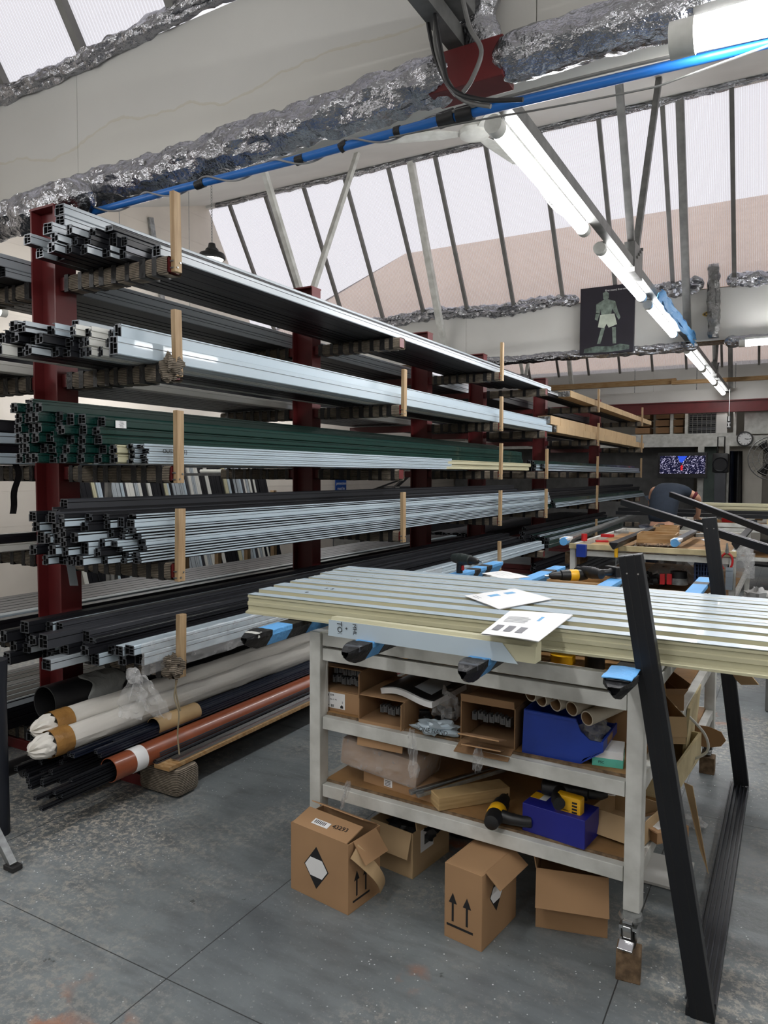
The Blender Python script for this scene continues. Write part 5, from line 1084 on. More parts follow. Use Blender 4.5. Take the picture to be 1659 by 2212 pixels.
# mezzanine glazed frame
t=thing('mezzanine_frame','white window frame of the mezzanine store above the screen','frame',(at(1490,940,y=YM).x,YM,fz1))
X0=at(1330,940,y=YM).x; X1=at(1590,940,y=YM).x; zt_=at(1480,886,y=YM).z
G().bb((X0,YM,fz1),(X1,YM+.05,fz1+.07)).build('bottom_rail',WHITEP,t,world=True); G().bb((X0,YM,zt_-.05),(X1,YM+.05,zt_+.03)).build('top_rail',WHITEP,t,world=True)
for px in (1451,1483,1588): x=at(px,900,y=YM).x; G().bb((x-.03,YM,fz1+.07),(x+.03,YM+.05,zt_-.05)).build('mullion',WHITEP,t,world=True)
t=thing('wire_mesh_panel','wire mesh panel with dark stock behind it in the mezzanine frame','panel',(at(1516,936,y=YM).x,YM+.07,fz1+.07)); xa,xb=at(1486,900,y=YM).x,at(1546,900,y=YM).x
g=G()
for k in range(7): x=xa+(xb-xa)*k/6; g.bb((x-.006,YM+.06,fz1+.05),(x+.006,YM+.07,zt_-.05))
for k in range(12): z=fz1+.06+(zt_-fz1-.12)*k/11; g.bb((xa,YM+.065,z-.004),(xb,YM+.072,z+.004))
g.build('wires',GREYP,t,world=True)
for k in range(8): tag(G().bb((xa,YM+.3,fz0+.162+.075*k),(xb,YM+1.2,fz0+.232+.075*k)).build('dark_stock_strip',ALGRY if k%2 else ALBLK),'dark stock strip lying behind the wire mesh on the mezzanine, %s from the bottom'%ordw(k),'stock','dark strips on the mezzanine')
X0_,X1_=at(1547,900,y=YM).x,at(1571,900,y=YM).x
tag(G().bb((X0_,YM+.06,fz1+.07),(X1_,YM+.08,zt_-.05)).build('display_board',BOARD),'white panel beside the wire mesh on the mezzanine','panel')
rows_=[(1372,1405,4),(1416,1447,4),(1455,1477,4)]
for ci,(a,b,n) in enumerate(rows_):
    xa,xb=at(a,900,y=YM+.3).x,at(b,900,y=YM+.3).x; h=(zt_-fz1)/n
    for k in range(n):
        t,w=carton('brown carton stacked on the mezzanine, %s stack, %s'%(['left','middle','right'][ci],['bottom','second up','third up','topmost'][k]),(xa+.01*(k%2),YM+.3,0),(xb-.01,YM+.3,0),.5,h-.01,[],open_=False,z0=fz0+.165+k*(h+.02),m=CARDD)
        t['group']='cartons on the mezzanine'
a,b=slab(1607,938,1700,889,YM-.03,.03); tag(G().bb(a,b).build('white_board',WHITEP),'large white board at the right end of the mezzanine above the clock','board')
a,b=slab(1585,890,1700,878,YM-.12,.1); tag(G().bb(a,b).build('timber_beam',OLDW),'brown timber beam at the right end above the mezzanine frame','beam')
tag(G().bb((at(1120,825,y=17.3).x,17.3,at(1300,826,y=17.3).z-.12),(at(1460,820,y=17.3).x,17.42,at(1300,826,y=17.3).z)).build('timber_lengths',WOODH),'long pale timber lengths stored under the far glazing','timber')
tag(G().bb((at(1450,825,y=17.25).x,17.25,at(1500,822,y=17.3).z-.06),(XR-.1,17.4,at(1500,822,y=17.3).z+.02)).build('timber_lengths',WOODH),'pale timber plank under the far glazing at right','timber')
# lamps of the store
for k,(x0,y0,x1,y1,l) in enumerate(((1492,871,1514,879,'lit square ceiling panel above the wire mesh'),(1365,879,1373,887,'small lit lamp left of the mezzanine above the cardboard sleeves'),(1579,867,1595,877,'lit lamp above the right end of the mezzanine frame'))):
    a,b=slab(x0,y0,x1,y1,17.75,.1); t=thing('store_lamp',l,'light',((a[0]+b[0])/2,17.75,a[2]))
    G().bb(a,b).build('diffuser',LEDF if k!=0 else LEDS,t,world=True); G().bb((a[0]-.01,a[1]+.02,b[2]),(b[0]+.01,b[1],b[2]+.03)).build('housing',WHITEP,t,world=True); G().cyl(((a[0]+b[0])/2,17.8,b[2]+.03),((a[0]+b[0])/2,17.8,4.06),.008,6).build('hanger',GALV,t,world=True)
# hanging sign under the last light
a,b=slab(1570,926,1579,899,17.0,.02); t=thing('hanging_sign','small black hanging sign with white bars on a cord','sign',((a[0]+b[0])/2,17.,a[2]))
G().bb(a,b).build('board',BLACK,t,world=True); g=G(); cxs=(a[0]+b[0])/2; g.bb((cxs-.012,16.995,a[2]+.04),(cxs+.012,17.,a[2]+.12)); g.bb((cxs-.03,16.995,a[2]+.03),(cxs+.03,17.,a[2]+.05)); g.bb((cxs-.03,16.995,a[2]+.11),(cxs+.03,17.,a[2]+.13)); g.bb((cxs-.012,16.995,a[2]+.16),(cxs+.012,17.,a[2]+.26)); g.build('white_mark',PAPER,t,world=True)
G().cyl((cxs,17.01,b[2]),(cxs,17.01,3.44),.006,6).build('cord',PAPER,t,world=True)
# screen
c0=at(1422,978,y=17.4); c1=at(1527,1033,y=17.4); w=c1.x-c0.x; h=c0.z-c1.z; sx=(c0.x+c1.x)/2; sz=c1.z
t=thing('television','wall television showing white blossom and a blue patch','television',(sx,17.4,sz))
G().bb((-w/2,0,0),(w/2,.06,h)).build('casing',BLACK,t,bevel=.006)
def scr():
    m=bpy.data.materials.new('screen_picture'); m.use_nodes=True; n=m.node_tree.nodes; l=m.node_tree.links; n.clear()
    o=n.new('ShaderNodeOutputMaterial'); e=n.new('ShaderNodeEmission'); e.inputs[1].default_value=.9; l.new(e.outputs[0],o.inputs[0])
    tc=n.new('ShaderNodeTexCoord'); no=n.new('ShaderNodeTexVoronoi'); no.inputs['Scale'].default_value=44; l.new(tc.outputs['Object'],no.inputs[0])
    n2=n.new('ShaderNodeTexNoise'); n2.inputs['Scale'].default_value=16; l.new(tc.outputs['Object'],n2.inputs[0])
    ad=n.new('ShaderNodeMath'); ad.operation='ADD'; l.new(no.outputs['Distance'],ad.inputs[0]); l.new(n2.outputs[0],ad.inputs[1])
    cr=n.new('ShaderNodeValToRGB'); cr.color_ramp.elements[0].position=.62; cr.color_ramp.elements[0].color=(.66,.62,.9,1); cr.color_ramp.elements[1].position=.92; cr.color_ramp.elements[1].color=(.01,.01,.03,1)
    l.new(ad.outputs[0],cr.inputs[0]); l.new(cr.outputs[0],e.inputs[0]); return m
G().bb((-w*.46,-.002,h*.17),(w*.46,0,h*.87)).build('screen',scr(),t)
G().add([(-w*.1,-.004,h*.86),(w*.1,-.004,h*.86),(w*.0,-.004,h*.6),(-w*.05,-.004,h*.62)],[(0,1,2,3)]).build('blue_patch',emitmat('screen_blue',(.03,.09,.7),.9),t)
G().add([(-w*.03,-.005,h*.3),(w*.01,-.005,h*.3),(w*.015,-.005,h*.48),(-w*.01,-.005,h*.52),(-w*.035,-.005,h*.45)],[(0,1,2,3,4)]).build('red_patch',emitmat('screen_red',(.6,.02,.03),.9),t)
G().bb((-.06,.06,h*.3),(.06,.5,h*.7)).build('wall_bracket',BLACK,t)
# clock
c=at(1609,948,y=17.85); t=thing('wall_clock','round black rimmed wall clock with white face showing about quarter past three','clock',tuple(c))
G().lathe([(0,-.03),(.135,-.03),(.135,-.05),(.16,-.05),(.165,.0),(.165,.03),(0,.03)],(0,0,0),32,ax='y').build('rim',BLACK,t,smooth=True)
G().lathe([(0,-.032),(.14,-.032)],(0,0,0),32,ax='y').build('face',PAPER,t)
g=G()
for k in range(12): a=k*PI/6; g.box((.115*math.sin(a),-.034,.115*math.cos(a)),(.012,.003,.022),Matrix.Rotation(a,3,'Y'))
g.build('hour_mark',INK,t)
for k in range(12):
    a=k*PI/6
G().bar((0,-.037,0),(.11*math.sin(1.62),-.037,.11*math.cos(1.62)),.008,.003,up=(0,1,0)).build('minute_hand',INK,t); G().bar((0,-.04,0),(.07*math.sin(1.7),-.04,.07*math.cos(1.7)),.012,.003,up=(0,1,0)).build('hour_hand',INK,t)
# posts, dark store front below
for k,(px,wd,l) in enumerate(((1514,.12,'white post under the mezzanine behind the television'),(1571,.08,'thin white post beside the hanging clothes'))):
    x=at(px,1000,y=17.8).x; tag(G().bb((x-wd/2,17.75,0),(x+wd/2,17.87,fz0)).build('post',WHITEP),l,'post')
for k,(px,wd,m,l) in enumerate(((1530,.35,mat('green_sheet',srgb(96,110,104),.6),'green grey sheet panel under the mezzanine beside the post'),(1600,.9,CONC,'pale store wall panel below the clock'))):
    x=at(px,1000,y=18.6).x; tag(G().bb((x-wd/2,18.5,0),(x+wd/2,18.55,fz0+.04)).build('wall_panel',m),l,'panel')
tag(G().bb((XL+.05,19.6,0),(at(1500,1000,y=19.6).x,19.65,fz0+.04)).build('store_partition',mat('grey_board',srgb(120,120,120),.8)),'grey partition wall behind the television','partition')
a,b=slab(1538,1021,1574,979,17.3,.3); t=thing('loudspeaker','black wheeled loudspeaker on a post below the mezzanine','loudspeaker',((a[0]+b[0])/2,17.3,a[2]))
G().bb(a,b).build('cabinet',BLACK,t,world=True,bevel=.03,smooth=True); G().lathe([(0,0),(.13,-.002),(.15,-.012),(.16,0)],((a[0]+b[0])/2,17.295,(a[2]+b[2])/2-.03),24,ax='y').build('grille',ALBLK,t,world=True)
g=G(); g.tube([(a[0]+.09,17.4,b[2]),(a[0]+.09,17.4,b[2]+.36),(b[0]-.09,17.4,b[2]+.36),(b[0]-.09,17.4,b[2])],.014,8); g.build('trolley_handle',BLACK,t,world=True)
G().bb((a[0]+.05,17.35,0),(b[0]-.05,17.6,a[2])).build('stand',ALGRY,t,world=True)
for k,(px,z0,m) in enumerate(((1577,.9,ALNAVY),(1594,.75,BLACK))):
    x=at(px,1000,y=18.2).x; tag(G().surf(lambda u,v:V((x+.16*(v-.5)*(1+.3*u),18.2+.05*math.sin(v*7+k)*(1+u),fz0-.1-(fz0-.1-z0)*u)),10,10).build('hanging_coat',m,solid=.02,smooth=True),['dark blue coat hanging left of the black one under the mezzanine','black coat hanging at right under the mezzanine'][k],'coat')
# pedestal fan at the right edge
c=at(1668,990,y=14.5); t=thing('pedestal_fan','large round wire guarded fan at the right edge of the photo','fan',(c.x,14.5,0)); g=G(); R=.38
for rr,yy in ((R,0),(R*.99,-.05),(R*.8,-.09),(R*.55,-.11),(R*.3,-.12)):
    g.tube([(c.x+rr*math.cos(a),14.5+yy,c.z+rr*math.sin(a)) for a in [k*2*PI/32 for k in range(33)]],.006 if rr<R else .012,5)
for k in range(28):
    a=k*2*PI/28; g.tube([(c.x+.05*math.cos(a),14.375,c.z+.05*math.sin(a)),(c.x+R*.7*math.cos(a),14.4,c.z+R*.7*math.sin(a)),(c.x+R*math.cos(a),14.5,c.z+R*math.sin(a))],.003,4)
g.build('wire_guard',GREYP,t,world=True)
for k in range(3):
    a=k*2.094; g=G().surf(lambda u,v:V((c.x+(.05+.28*u)*math.cos(a+.5*(v-.5)),14.44+.05*(v-.5),c.z+(.05+.28*u)*math.sin(a+.5*(v-.5)))),6,5); g.build('blade',BLACK,t,world=True,solid=.006,smooth=True)
G().cyl((c.x,14.4,c.z),(c.x,14.75,c.z),.08,18).build('motor',BLACK,t,world=True,smooth=True); G().cyl((c.x,14.6,.03),(c.x,14.6,c.z),.03,12).build('pole',BLACK,t,world=True,smooth=True); G().cyl((c.x,14.6,0),(c.x,14.6,.04),.3,24).build('base',BLACK,t,world=True,smooth=True)
# ---------------------------------------------------------------- left wall: leaning stock, sign, saw bench
LM=[ALWHT,FILMG,ALBLK,ALGRY,ALBLK,ALWHT,FILM,ALBLK,ALGRY,ALCRM]
ya=at(150,1030,x=-8.4).y; yb=at(580,1030,x=-8.4).y; y=ya; k=0
while y<yb:
    wd=random.choice([.05,.06,.08,.1,.14]); hh=random.uniform(1.95,2.5)
    o=prof('B',{0:'plain white',1:'grey',2:'black',3:'anthracite',4:'black',5:'plain white',6:'silver',7:'black',8:'grey',9:'cream'}[(k*7+k//3)%10],.04,round(wd-.004,3),(-8.2,y+.1+wd,.003),hh,'%s strip leaning on the left wall, %s from the camera end'%({0:'white',1:'grey',2:'black',3:'dark grey',4:'black',5:'white',6:'silver',7:'black',8:'grey',9:'cream'}[(k*7+k//3)%10],ordw(k)),'strips leaning on the left wall')
    M=Matrix.Rotation(random.uniform(.09,.11),4,'X')@Matrix.Rotation(-.17,4,'Y')@Matrix(((1,0,0,0),(0,0,-1,0),(0,1,0,0),(0,0,0,1)))
    l,q,s=M.decompose(); o.rotation_euler=q.to_euler(); y+=wd+random.uniform(.0,.015); k+=1
t=thing('stock_divider_rack','low rack with white horizontal rods before the leaning strips','rack',(-7.75,(ya+yb)/2,0))
for k in range(7): yy=ya+2.2+(yb-ya+.6)*k/9; G().cyl((-8.15,yy,1.63),(-7.6,yy,1.63),.03,12).build('rod',ALWHT,t,world=True,smooth=True)
g=G().bb((-7.72,ya,1.56),(-7.66,yb+.6,1.6)).bb((-7.72,ya,0),(-7.66,ya+.06,1.56)).bb((-7.72,yb+.5,0),(-7.66,yb+.56,1.56)); g.build('frame',GREYP,t,world=True)
t=thing('saw_bench','long dark machine bench with a raised arm along the left wall','machine',(-7.2,13.,0)); G().bb((-7.6,11.5,.0),(-6.6,15.5,.95)).build('bed',ALGRY,t,world=True,bevel=.02)
G().bar((-7.1,12.3,1.0),(-7.0,13.4,1.55),.06,.06).build('arm',BLACK,t,world=True); G().bb((-7.4,12.9,1.0),(-6.9,13.5,1.35)).build('head',BLACK,t,world=True,bevel=.03); G().bar((-7.3,12.,1.2),(-7.3,14.5,1.62),.03,.03).build('guide',BLACK,t,world=True)
c=at(736,1050,x=-8.66); t=thing('safety_sign','small blue safety sign with white words on the left wall','sign',tuple(c)); G().box((0,0,0),(.02,.42,.5)).build('board',mat('sign_blue',srgb(20,70,150),.4),t)
for k,s in enumerate(('Ear','protection','must be','worn')): text(s,.09,frame((.0115,0,.17-.11*k),(0,1,0),(0,0,1)),PAPER,t)
for k in range(5): tag(G().bb((-6.2,6.2+.55*k,.0),(-6.14,6.26+.55*k,1.28+.03*k)).build('timber_post',WOOD),'short timber upright behind the rack, %s from the camera'%ordw(k),'post','timber uprights behind the rack')
tag(G().bb((-6.5,5.2,.95),(-5.9,12.,.99)).build('white_worktop',ALWHT),'long white worktop behind the rack','worktop')
for k in range(4): tag(G().bb((-6.45+.5*(k%2),5.4+ (k//2)*6.2,0),(-6.4+.5*(k%2),5.45+(k//2)*6.2,.95)).build('worktop_leg',GALV),'worktop leg behind the rack, %s'%['front left','front right','back left','back right'][k],'leg')
tag(G().cyl((-5.0,1.0,1.02),(-4.9,9.0,1.02),.05,16).build('metal_tube',CHROME,smooth=True),'long shiny metal tube lying behind the rack','tube')
for k in range(3): tag(G().bb((-5.2,1.5+3.2*k,0),(-4.8,1.6+3.2*k,.97)).build('trestle',GREYP),'grey trestle under the shiny metal tube, %s'%['near','middle','far'][k],'trestle')
# wall batten against the gable
c0=at(325,470,x=-8.66); c1=at(335,540,x=-8.66); tag(G().bar(c0,(c1-c0)*3+c0,.09,.04,up=(1,0,0)).build('metal_strut',GALV),'short grey metal strut standing up behind the top tier','strut')
# ---------------------------------------------------------------- second bench
B2=bench('second white workbench with a cream top edge, behind the near one',(-.42,7.05,0),0,1.47,2.5,.93,.2,.09,[.5])
for y in (7.04,9.52): pass
t=tag(G().bb((-1.89,7.02,.885),(-.42,7.05,.935)).build('front_board',CREAMW,bevel=.002)); t.parent=B2; t.location=V(t.location)-V(B2.location)
for x in (-1.86,-.45):
    for y in (7.08,9.52): blk((x,y,0),'timber block under a caster of the second workbench, %s %s'%('front' if y<8 else 'back','left' if x<-1 else 'right'),.09,.09)
def bar2(i,p,q,m,lab,foam=True):
    p=V(p); q=V(q); t=thing('padded_support_bar',lab,'support bar',tuple(p),group='support bars of the second bench'); M=frame(p,(q-p).cross(V((0,0,1))),(q-p)); L=(q-p).length
    G().prism([(u,v) for u,v in tri],0,L,'y').xf(M).build('bar',m,t,world=True,bevel=.003)
    if foam: G().prism([(u*1.15,v*1.1+.003) for u,v in tri],-.01,.22,'y').xf(M).build('white_tape',PAPER,t,world=True,bevel=.004); g=G(); g.cyl(M@V((0,-.02,-.03)),M@V((0,.1,-.03)),.038,16); g.build('blue_foam_end',BLUET,t,world=True,smooth=True)
bar2(0,at(1218,1163,z=.99),at(1395,1100,z=.99),GALV,'leftmost bar over the second bench with white tape and blue foam end')
bar2(1,at(1325,1172,z=1.0),at(1429,1131,z=1.0),ALBLK,'black bar over the second bench with a yellow end cap',False)
p=at(1325,1176,z=.97); tag(G().cyl(p,p+V((0,-.03,0)),.022,16).build('yellow_plug',YEL,smooth=True),'round yellow plug on the end of the black bar, second bench','plug')
bar2(2,at(1458,1166,z=.995),at(1509,1141,z=.995),ALGRY,'grey bar over the second bench with white tape and blue foam end')
bar2(3,at(1590,1172,z=.995),at(1622,1138,z=.995),ALBLK,'rightmost black bar over the second bench',False)
def tray(label,px0,px1,py,dep,h,z=.93,m=WOODH):
    a=at(px0,py,z=z); b=at(px1,py,z=z); return carton(label,(a.x,a.y,0),(b.x,a.y+.02,0),dep,h,[],z0=z,m=m,th=.012,name='wooden_tray',cat='tray')
tray('larger open wooden tray on the second workbench',1375,1466,1172,.4,.09); tray('smaller wooden tray behind the larger one on the second workbench',1410,1468,1152,.35,.08)
def item(px,py,z,s,m,name,label,cat,shape='box',r=0,y=None):
    p=at(px,py,z=z) if y is None else at(px,py,y=y); g=G()
    if shape=='box': g.box((p.x,p.y,p.z+s[2]/2),s,Matrix.Rotation(r,3,'Z'))
    elif shape=='cyl': g.cyl(p,p+V((0,0,s[2])),s[0],18)
    return tag(g.build(name,m,bevel=.003 if shape=='box' else 0,smooth=shape=='cyl'),label,cat)
item(1262,1168,.93,(.03,.03,.07),REDP,'hand_tool','small red handled tool standing on the left of the second bench','tool','cyl')
item(1300,1171,.93,(.12,.05,.02),REDP,'red_pliers','red handled pliers lying on the second workbench top','pliers',r=.4)
item(1312,1160,.93,(.12,.08,.03),REDP,'red_pouch','red and brown pouch on the second workbench','pouch',r=-.2)
item(1342,1152,.93,(.16,.06,.03),GALV,'metal_fittings','pile of silver fittings at the back left of the second bench','fittings',r=.3)
item(1510,1160,.93,(.1,.05,.04),GALV,'metal_fitting','silver fitting right of the taped bar on the second bench','fitting',r=.6)
item(1535,1168,.93,(.16,.12,.012),PAPER,'paper_sheet','white paper sheet on the right of the second bench','paper',r=.3)
item(1545,1181,.93,(.03,.02,.02),REDP,'red_clip','small red clip on the front edge of the second bench','clip')
random.seed(3)
g=G()
for k in range(60):
    p=at(1370+random.random()*85,1174+random.random()*6,z=.936); g.box(p,(.012,.005,.005),Matrix.Rotation(random.random()*3,3,'Z'))
tag(g.build('loose_screws',CHROME),'scatter of small silver screws before the wooden trays','screws',kind='stuff')
# hanging hand tools
t=thing('screwdriver','yellow handled screwdriver hanging from the front of the second bench','screwdriver',tuple(at(1331,1190,y=7.0))); p=V(t.location); G().cyl(p+V((0,0,.04)),p+V((0,0,-.06)),.018,12).build('handle',YEL,t,world=True,smooth=True); G().cyl(p+V((0,0,-.06)),p+V((0,0,-.16)),.005,8).build('blade',GALV,t,world=True)
t=thing('pliers','red handled pliers hanging from the front right of the second bench','pliers',tuple(at(1570,1205,y=7.0))); p=V(t.location)
for s in (-1,1): G().tube(smooth_path([p+V((0,0,.05)),p+V((s*.04,0,.01)),p+V((s*.045,0,-.05)),p+V((s*.025,0,-.1))]),.009,8).build('handle',REDP,t,world=True,smooth=True)
G().tube([p+V((0,0,.04)),p+V((0,0,.13))],.012,8,rs=[.018,.006]).build('jaw',GALV,t,world=True)
item(1256,1203,.7,(.09,.06,.12),BINB,'blue_spool','blue spool hanging on the left leg of the second bench','spool',y=6.98)
# shelf of second bench
zs=.508
pt=at(1450,1235,y=7.6); tag(G().surf(lambda u,v:V((pt.x-.28+.55*u,7.5+.5*v,zs+.02+.26*math.sin(PI*v*.9+.2)*math.sin(PI*u*.85+.25)+.0)),16,12).build('clear_tub',CLEAR,smooth=True,solid=.003),'large clear plastic tub tipped on the second bench shelf','tub')
crumple('patterned_bag','pale patterned bag behind the clear tub on the second bench shelf',(pt.x+.3,8.05,zs+.13),.13,.12,.12,mat('patterned_cloth',srgb(190,186,190),.8,scale=30,col2=srgb(120,90,110)),'bag',seed=40)
item(1466,1262,zs,(.085,.085,.06),GALV,'silver_tin','silver tin with black pot on it, second bench shelf','tin','cyl',y=7.3); item(1466,1250,zs,(.075,.075,.07),BLACK,'black_pot','black round pot standing on the silver tin','pot','cyl',y=7.3)
for k,px in enumerate((1431,1446)): item(px,1262,zs,(.045,.05,.1),REDP,'red_clamp','%s red clamp on the second bench shelf'%['left','right'][k],'clamp',y=7.25)
item(1425,1262,zs,(.05,.08,.07),WOODH,'wood_offcut','small pine offcut beside the red clamps','offcut',y=7.4); crumple('dark_bundle','dark power tool bundle left of the red clamps',(at(1405,1250,y=7.35).x,7.35,zs+.07),.12,.1,.07,BLACK,'tool',seed=44)
def crate(px0,px1,py0,py1,y,m,label):
    a=at(px0,py0,y=y); b=at(px1,py1,y=y); t=thing('plastic_crate',label,'crate',(a.x,y,b.z)); w=b.x-a.x; h=a.z-b.z
    g=G(); 
    for k in range(6):
        f=(k+.5)/6
        g.bar((0,0,h*f),(w,0,h*f),.006,.01,up=(0,1,0)); g.bar((w*f,0,0),(w*f,0,h),.01,.006,up=(0,1,0))
    g.bb((0,.0,0),(.01,.25,h)); g.bb((w-.01,0,0),(w,.25,h)); g.bb((0,.24,0),(w,.25,h)); g.bb((0,0,0),(w,.25,.006)); g.build('lattice',m,t); g=G().bb((0,-.01,h-.03),(w,.0,h)); g.build('rim',m,t)
crate(1500,1535,1212,1265,7.2,mat('crate_blue',srgb(30,50,90),.5),'dark blue lattice crate on the second bench shelf'); crate(1568,1582,1225,1275,7.0,mat('crate_pale',srgb(150,160,170),.5),'pale lattice crate at the right end of the second bench shelf')
item(1245,1215,.62,(.15,.3,.12),OLDW,'wooden_block','wooden block on the left end of the second bench shelf','block',y=7.3)
for k in range(4): item(1606+3*(k%2),1205+14*k,.3,(.16,.14,.1),CLEAR,'clear_tub','clear plastic tub stacked outside the right end of the second bench, %s'%['topmost','second down','third down','lowest'][k],'tub',y=7.35+.0*k)
crumple('rag_pile','pile of pale rags and cartons on the floor right of the second bench',tuple(at(1608,1290,y=8.2)+V((.12,0,0))),.13,.14,.1,PAPER,'rags',seed=50)
crumple('white_rag','crumpled white rag on the floor at the right edge',tuple(at(1650,1297,z=.05)),.25,.15,.05,PAPER,'rag',seed=51)
# ---------------------------------------------------------------- third bench, its load and the long black bars
B3=bench('third workbench covered with tools, where the person works',(1.6,10.9,0),0,3.1,1.3,.95,.2,.09,[.5])
for x in (-1.47,1.57):
    for y in (10.93,12.17): blk((x,y,0),'timber block under a caster of the third workbench, %s %s'%('front' if y<11.5 else 'back','left' if x<0 else 'right'),.09,.09)
for k,(y,z) in enumerate(((10.95,1.02),(11.25,1.06))):
    tag(G().bb((at(1335 if k else 1330,1105,y=y).x,y,z),(3.0,y+.07,z+.05)).build('black_bar',BF),'long black bar lying across the third bench, %s'%['front one','rear one'][k],'bar')
for x in (-.3,1.0): tag(G().bb((x,10.95,.952),(x+.06,12.,1.02)).build('bench_batten',CREAMW),'batten across the third bench top, %s'%('left one' if x<0 else 'right one'),'batten')
for k in range(8):
    r,c=divmod(k,3); y=11.6+.12*c; tag(G().prism(secA(.1,.04)[0],at(1530,1080,y=y).x-.02*k,2.9,'x').xf(Matrix.Translation((0,y,1.07+.045*r))).build('cream_profile',ALCRM),'cream profile stacked at the back of the third bench, %s layer, %s strip'%(['bottom','middle','top'][r],['front','middle','back'][c]),'profile','cream profiles on the third bench')
for x in (.5,2.2): tag(G().bb((x,11.5,.952),(x+.05,12.1,1.068)).build('bench_riser',CREAMW),'riser under the cream profiles on the third bench, %s'%('left' if x<1 else 'right'),'riser')
random.seed(11)
for k in range(14):
    px=1470+13*k; m=[GALV,REDP,PAPER,BLACK,YEL,ALGRY,WOODH][k%7]
    item(px,1128+random.randint(-8,6),.952,(random.uniform(.06,.16),random.uniform(.04,.1),random.uniform(.02,.07)),m,['steel_tool','red_tool','paper_sheet','black_tool','yellow_tool','grey_tool','wood_offcut'][k%7],'%s on the third bench top, %s'%(['steel tool','red handled tool','folded paper','black tool','yellow tool','grey tool','pine offcut'][k%7],['at the left end','right of centre'][k//7]),'tool',r=random.uniform(-1,1))
# slanting black door rails resting on the far bench
t=thing('door_frame','black door frame lying aslant over the second bench, its two rails running out at right','frame',(-.9,8.4,1.2))
def rail2(p,q,lab):
    p,q=V(p),V(q); G().bar(p,q,.05,.062).build(lab,BF,t,world=True,bevel=.003); G().bar(p+V((0,0,.031)),q+V((0,0,.031)),.02,.004).build('polished_strip',ALGRY,t,world=True)
pa_=at(1345,1085,y=8.2); pb_=at(1700,1199,y=5.6); pc_=at(1450,1068,y=9.5); pd_=at(1700,1163,y=6.9)
rail2(pa_,pb_,'rail'); rail2(pc_,pd_,'rail'); rail2(pb_,pd_,'end_rail')
tag(G().bb((pb_.x-.1,5.5,0),(pb_.x+.9,7.2,pb_.z-.06)).build('side_cabinet',GREYP,bevel=.01),'grey cabinet outside the photo carrying the slanting black frame','cabinet')
# ---------------------------------------------------------------- person bending over the bench
def skin(name,verts,edges,rad,m,parent=None,loc=(0,0,0),sub=2,root=0):
    me=bpy.data.meshes.new(name); me.from_pydata(verts,edges,[]); o=bpy.data.objects.new(name,me); C.objects.link(o); o.location=loc
    md=o.modifiers.new('skin','SKIN'); md.use_smooth_shade=True
    for i,r in enumerate(rad): me.skin_vertices[0].data[i].radius=(r,r) if isinstance(r,(int,float)) else r
    me.skin_vertices[0].data[root].use_root=True
    s=o.modifiers.new('sub','SUBSURF'); s.levels=sub; s.render_levels=sub; me.materials.append(m)
    if parent: o.parent=parent
    return o
pp=at(1428,1140,y=10.05)
PL=(pp.x,10.05,0)
PN=thing('person','person in a dark navy t-shirt bending forward over the third bench, back to the camera','person',PL,-.12)
vb=[(0,0,.95),(0,.06,1.12),(0,.2,1.32),(-.02,.36,1.42),(-.04,.45,1.43),(-.07,.53,1.36),(-.08,.6,1.28), # spine 0-3, neck 4, head 5,6
 (-.19,.3,1.40),(-.26,.42,1.2),(-.14,.6,1.05),(-.12,.66,1.02), # left arm 7-10
 (.17,.28,1.42),(.37,.34,1.31),(.33,.55,1.08),(.28,.62,1.03), # right arm 11-14
 (-.1,0,.9),(-.11,.03,.5),(-.11,-.03,.1),(-.11,.1,.05),(.1,0,.9),(.12,.04,.5),(.12,-.02,.1),(.12,.11,.05)]
eb=[(0,1),(1,2),(2,3),(3,4),(4,5),(5,6),(2,7),(7,8),(8,9),(9,10),(2,11),(11,12),(12,13),(13,14),(0,15),(15,16),(16,17),(17,18),(0,19),(19,20),(20,21),(21,22)]
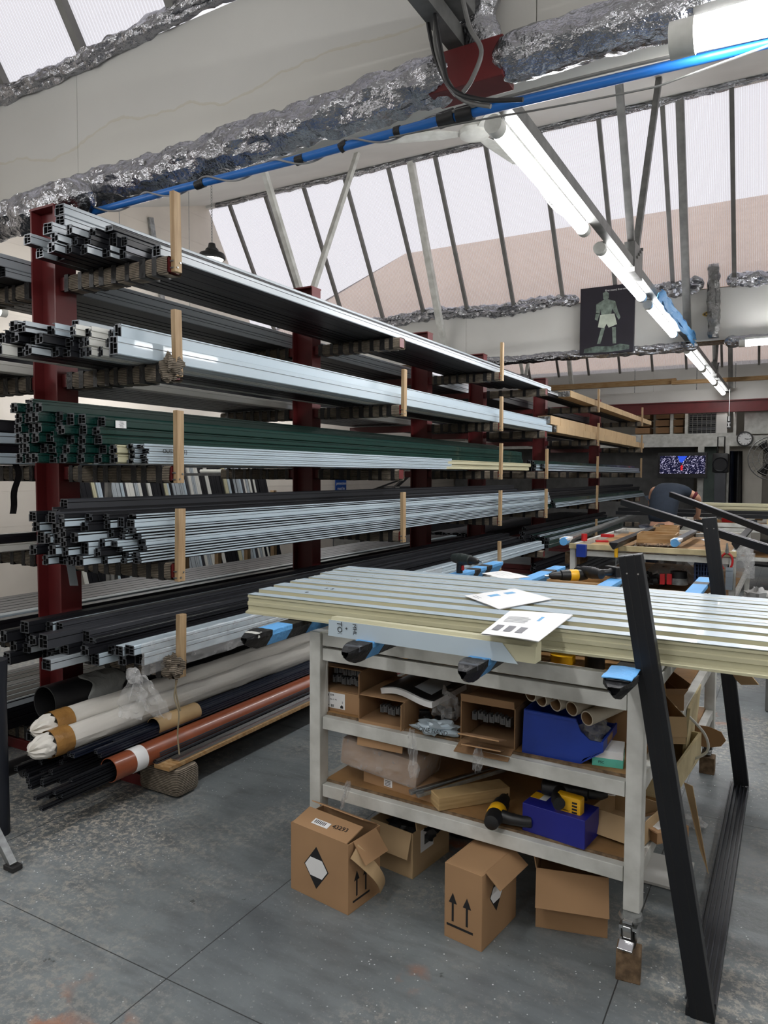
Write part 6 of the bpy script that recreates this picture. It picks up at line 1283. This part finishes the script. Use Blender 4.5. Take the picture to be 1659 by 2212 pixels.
rb=[.11,.11,.125,.08,.055,.085,.08,.06,.045,.03,.035,.06,.045,.03,.035,.08,.062,.042,.04,.09,.062,.042,.04]
for h,s in ((10,-1),(14,1)):
    b=V(vb[h])
    for k,(dx,dy,dz,L) in enumerate(((-.028,.03,-.01,.032),(-.01,.04,-.012,.038),(.01,.042,-.012,.04),(.028,.036,-.01,.035),(.04,.0,-.005,.03))):
        i=len(vb); vb.append(tuple(b+V((dx,dy,dz)))); vb.append(tuple(b+V((dx*1.15+(.012 if k==4 else 0),dy+L,dz-.012)))); vb.append(tuple(b+V((dx*1.15+(.015 if k==4 else 0),dy+L+.018,dz-.03)))); eb+=[(h,i),(i,i+1),(i+1,i+2)]; rb+=[.011,.009,.0075]
skin('body',vb,eb,rb,SKIN,PN)
skin('t_shirt',[(0,0,.93),(0,.06,1.12),(0,.2,1.32),(-.02,.35,1.41),(-.19,.3,1.40),(-.235,.37,1.28),(.17,.28,1.42),(.31,.32,1.345)],[(0,1),(1,2),(2,3),(2,4),(4,5),(2,6),(6,7)],[(.2,.165),(.2,.16),(.205,.16),.1,.1,.075,.1,.078],NAVY,PN)
skin('sleeve_edge',[(.3,.32,1.35),(.36,.335,1.318)],[(0,1)],[.07,.062],MARO,PN)
skin('trousers',[(0,0,.93),(-.1,0,.85),(-.11,.03,.5),(-.11,-.02,.12),(.1,0,.85),(.12,.04,.5),(.12,-.01,.12)],[(0,1),(1,2),(2,3),(0,4),(4,5),(5,6)],[(.195,.16),.125,.09,.07,.115,.085,.07],ALNAVY,PN)
skin('hair',[(-.055,.5,1.42),(-.075,.56,1.38),(-.08,.62,1.31)],[(0,1),(1,2)],[.07,.095,.075],HAIR,PN)
for s in (-1,1):
    skin('ear',[(-.075+s*.085,.545,1.33),(-.075+s*.092,.55,1.31)],[(0,1)],[.014,.01],SKIN,PN,sub=1)
skin('nose',[(-.085,.62,1.24),(-.09,.66,1.215)],[(0,1)],[.012,.014],SKIN,PN,sub=1)
for s in (-1,1): skin('shoe',[(s*.115,-.03,.05),(s*.115,.17,.045)],[(0,1)],[.05,.045],BLACK,PN,sub=1)
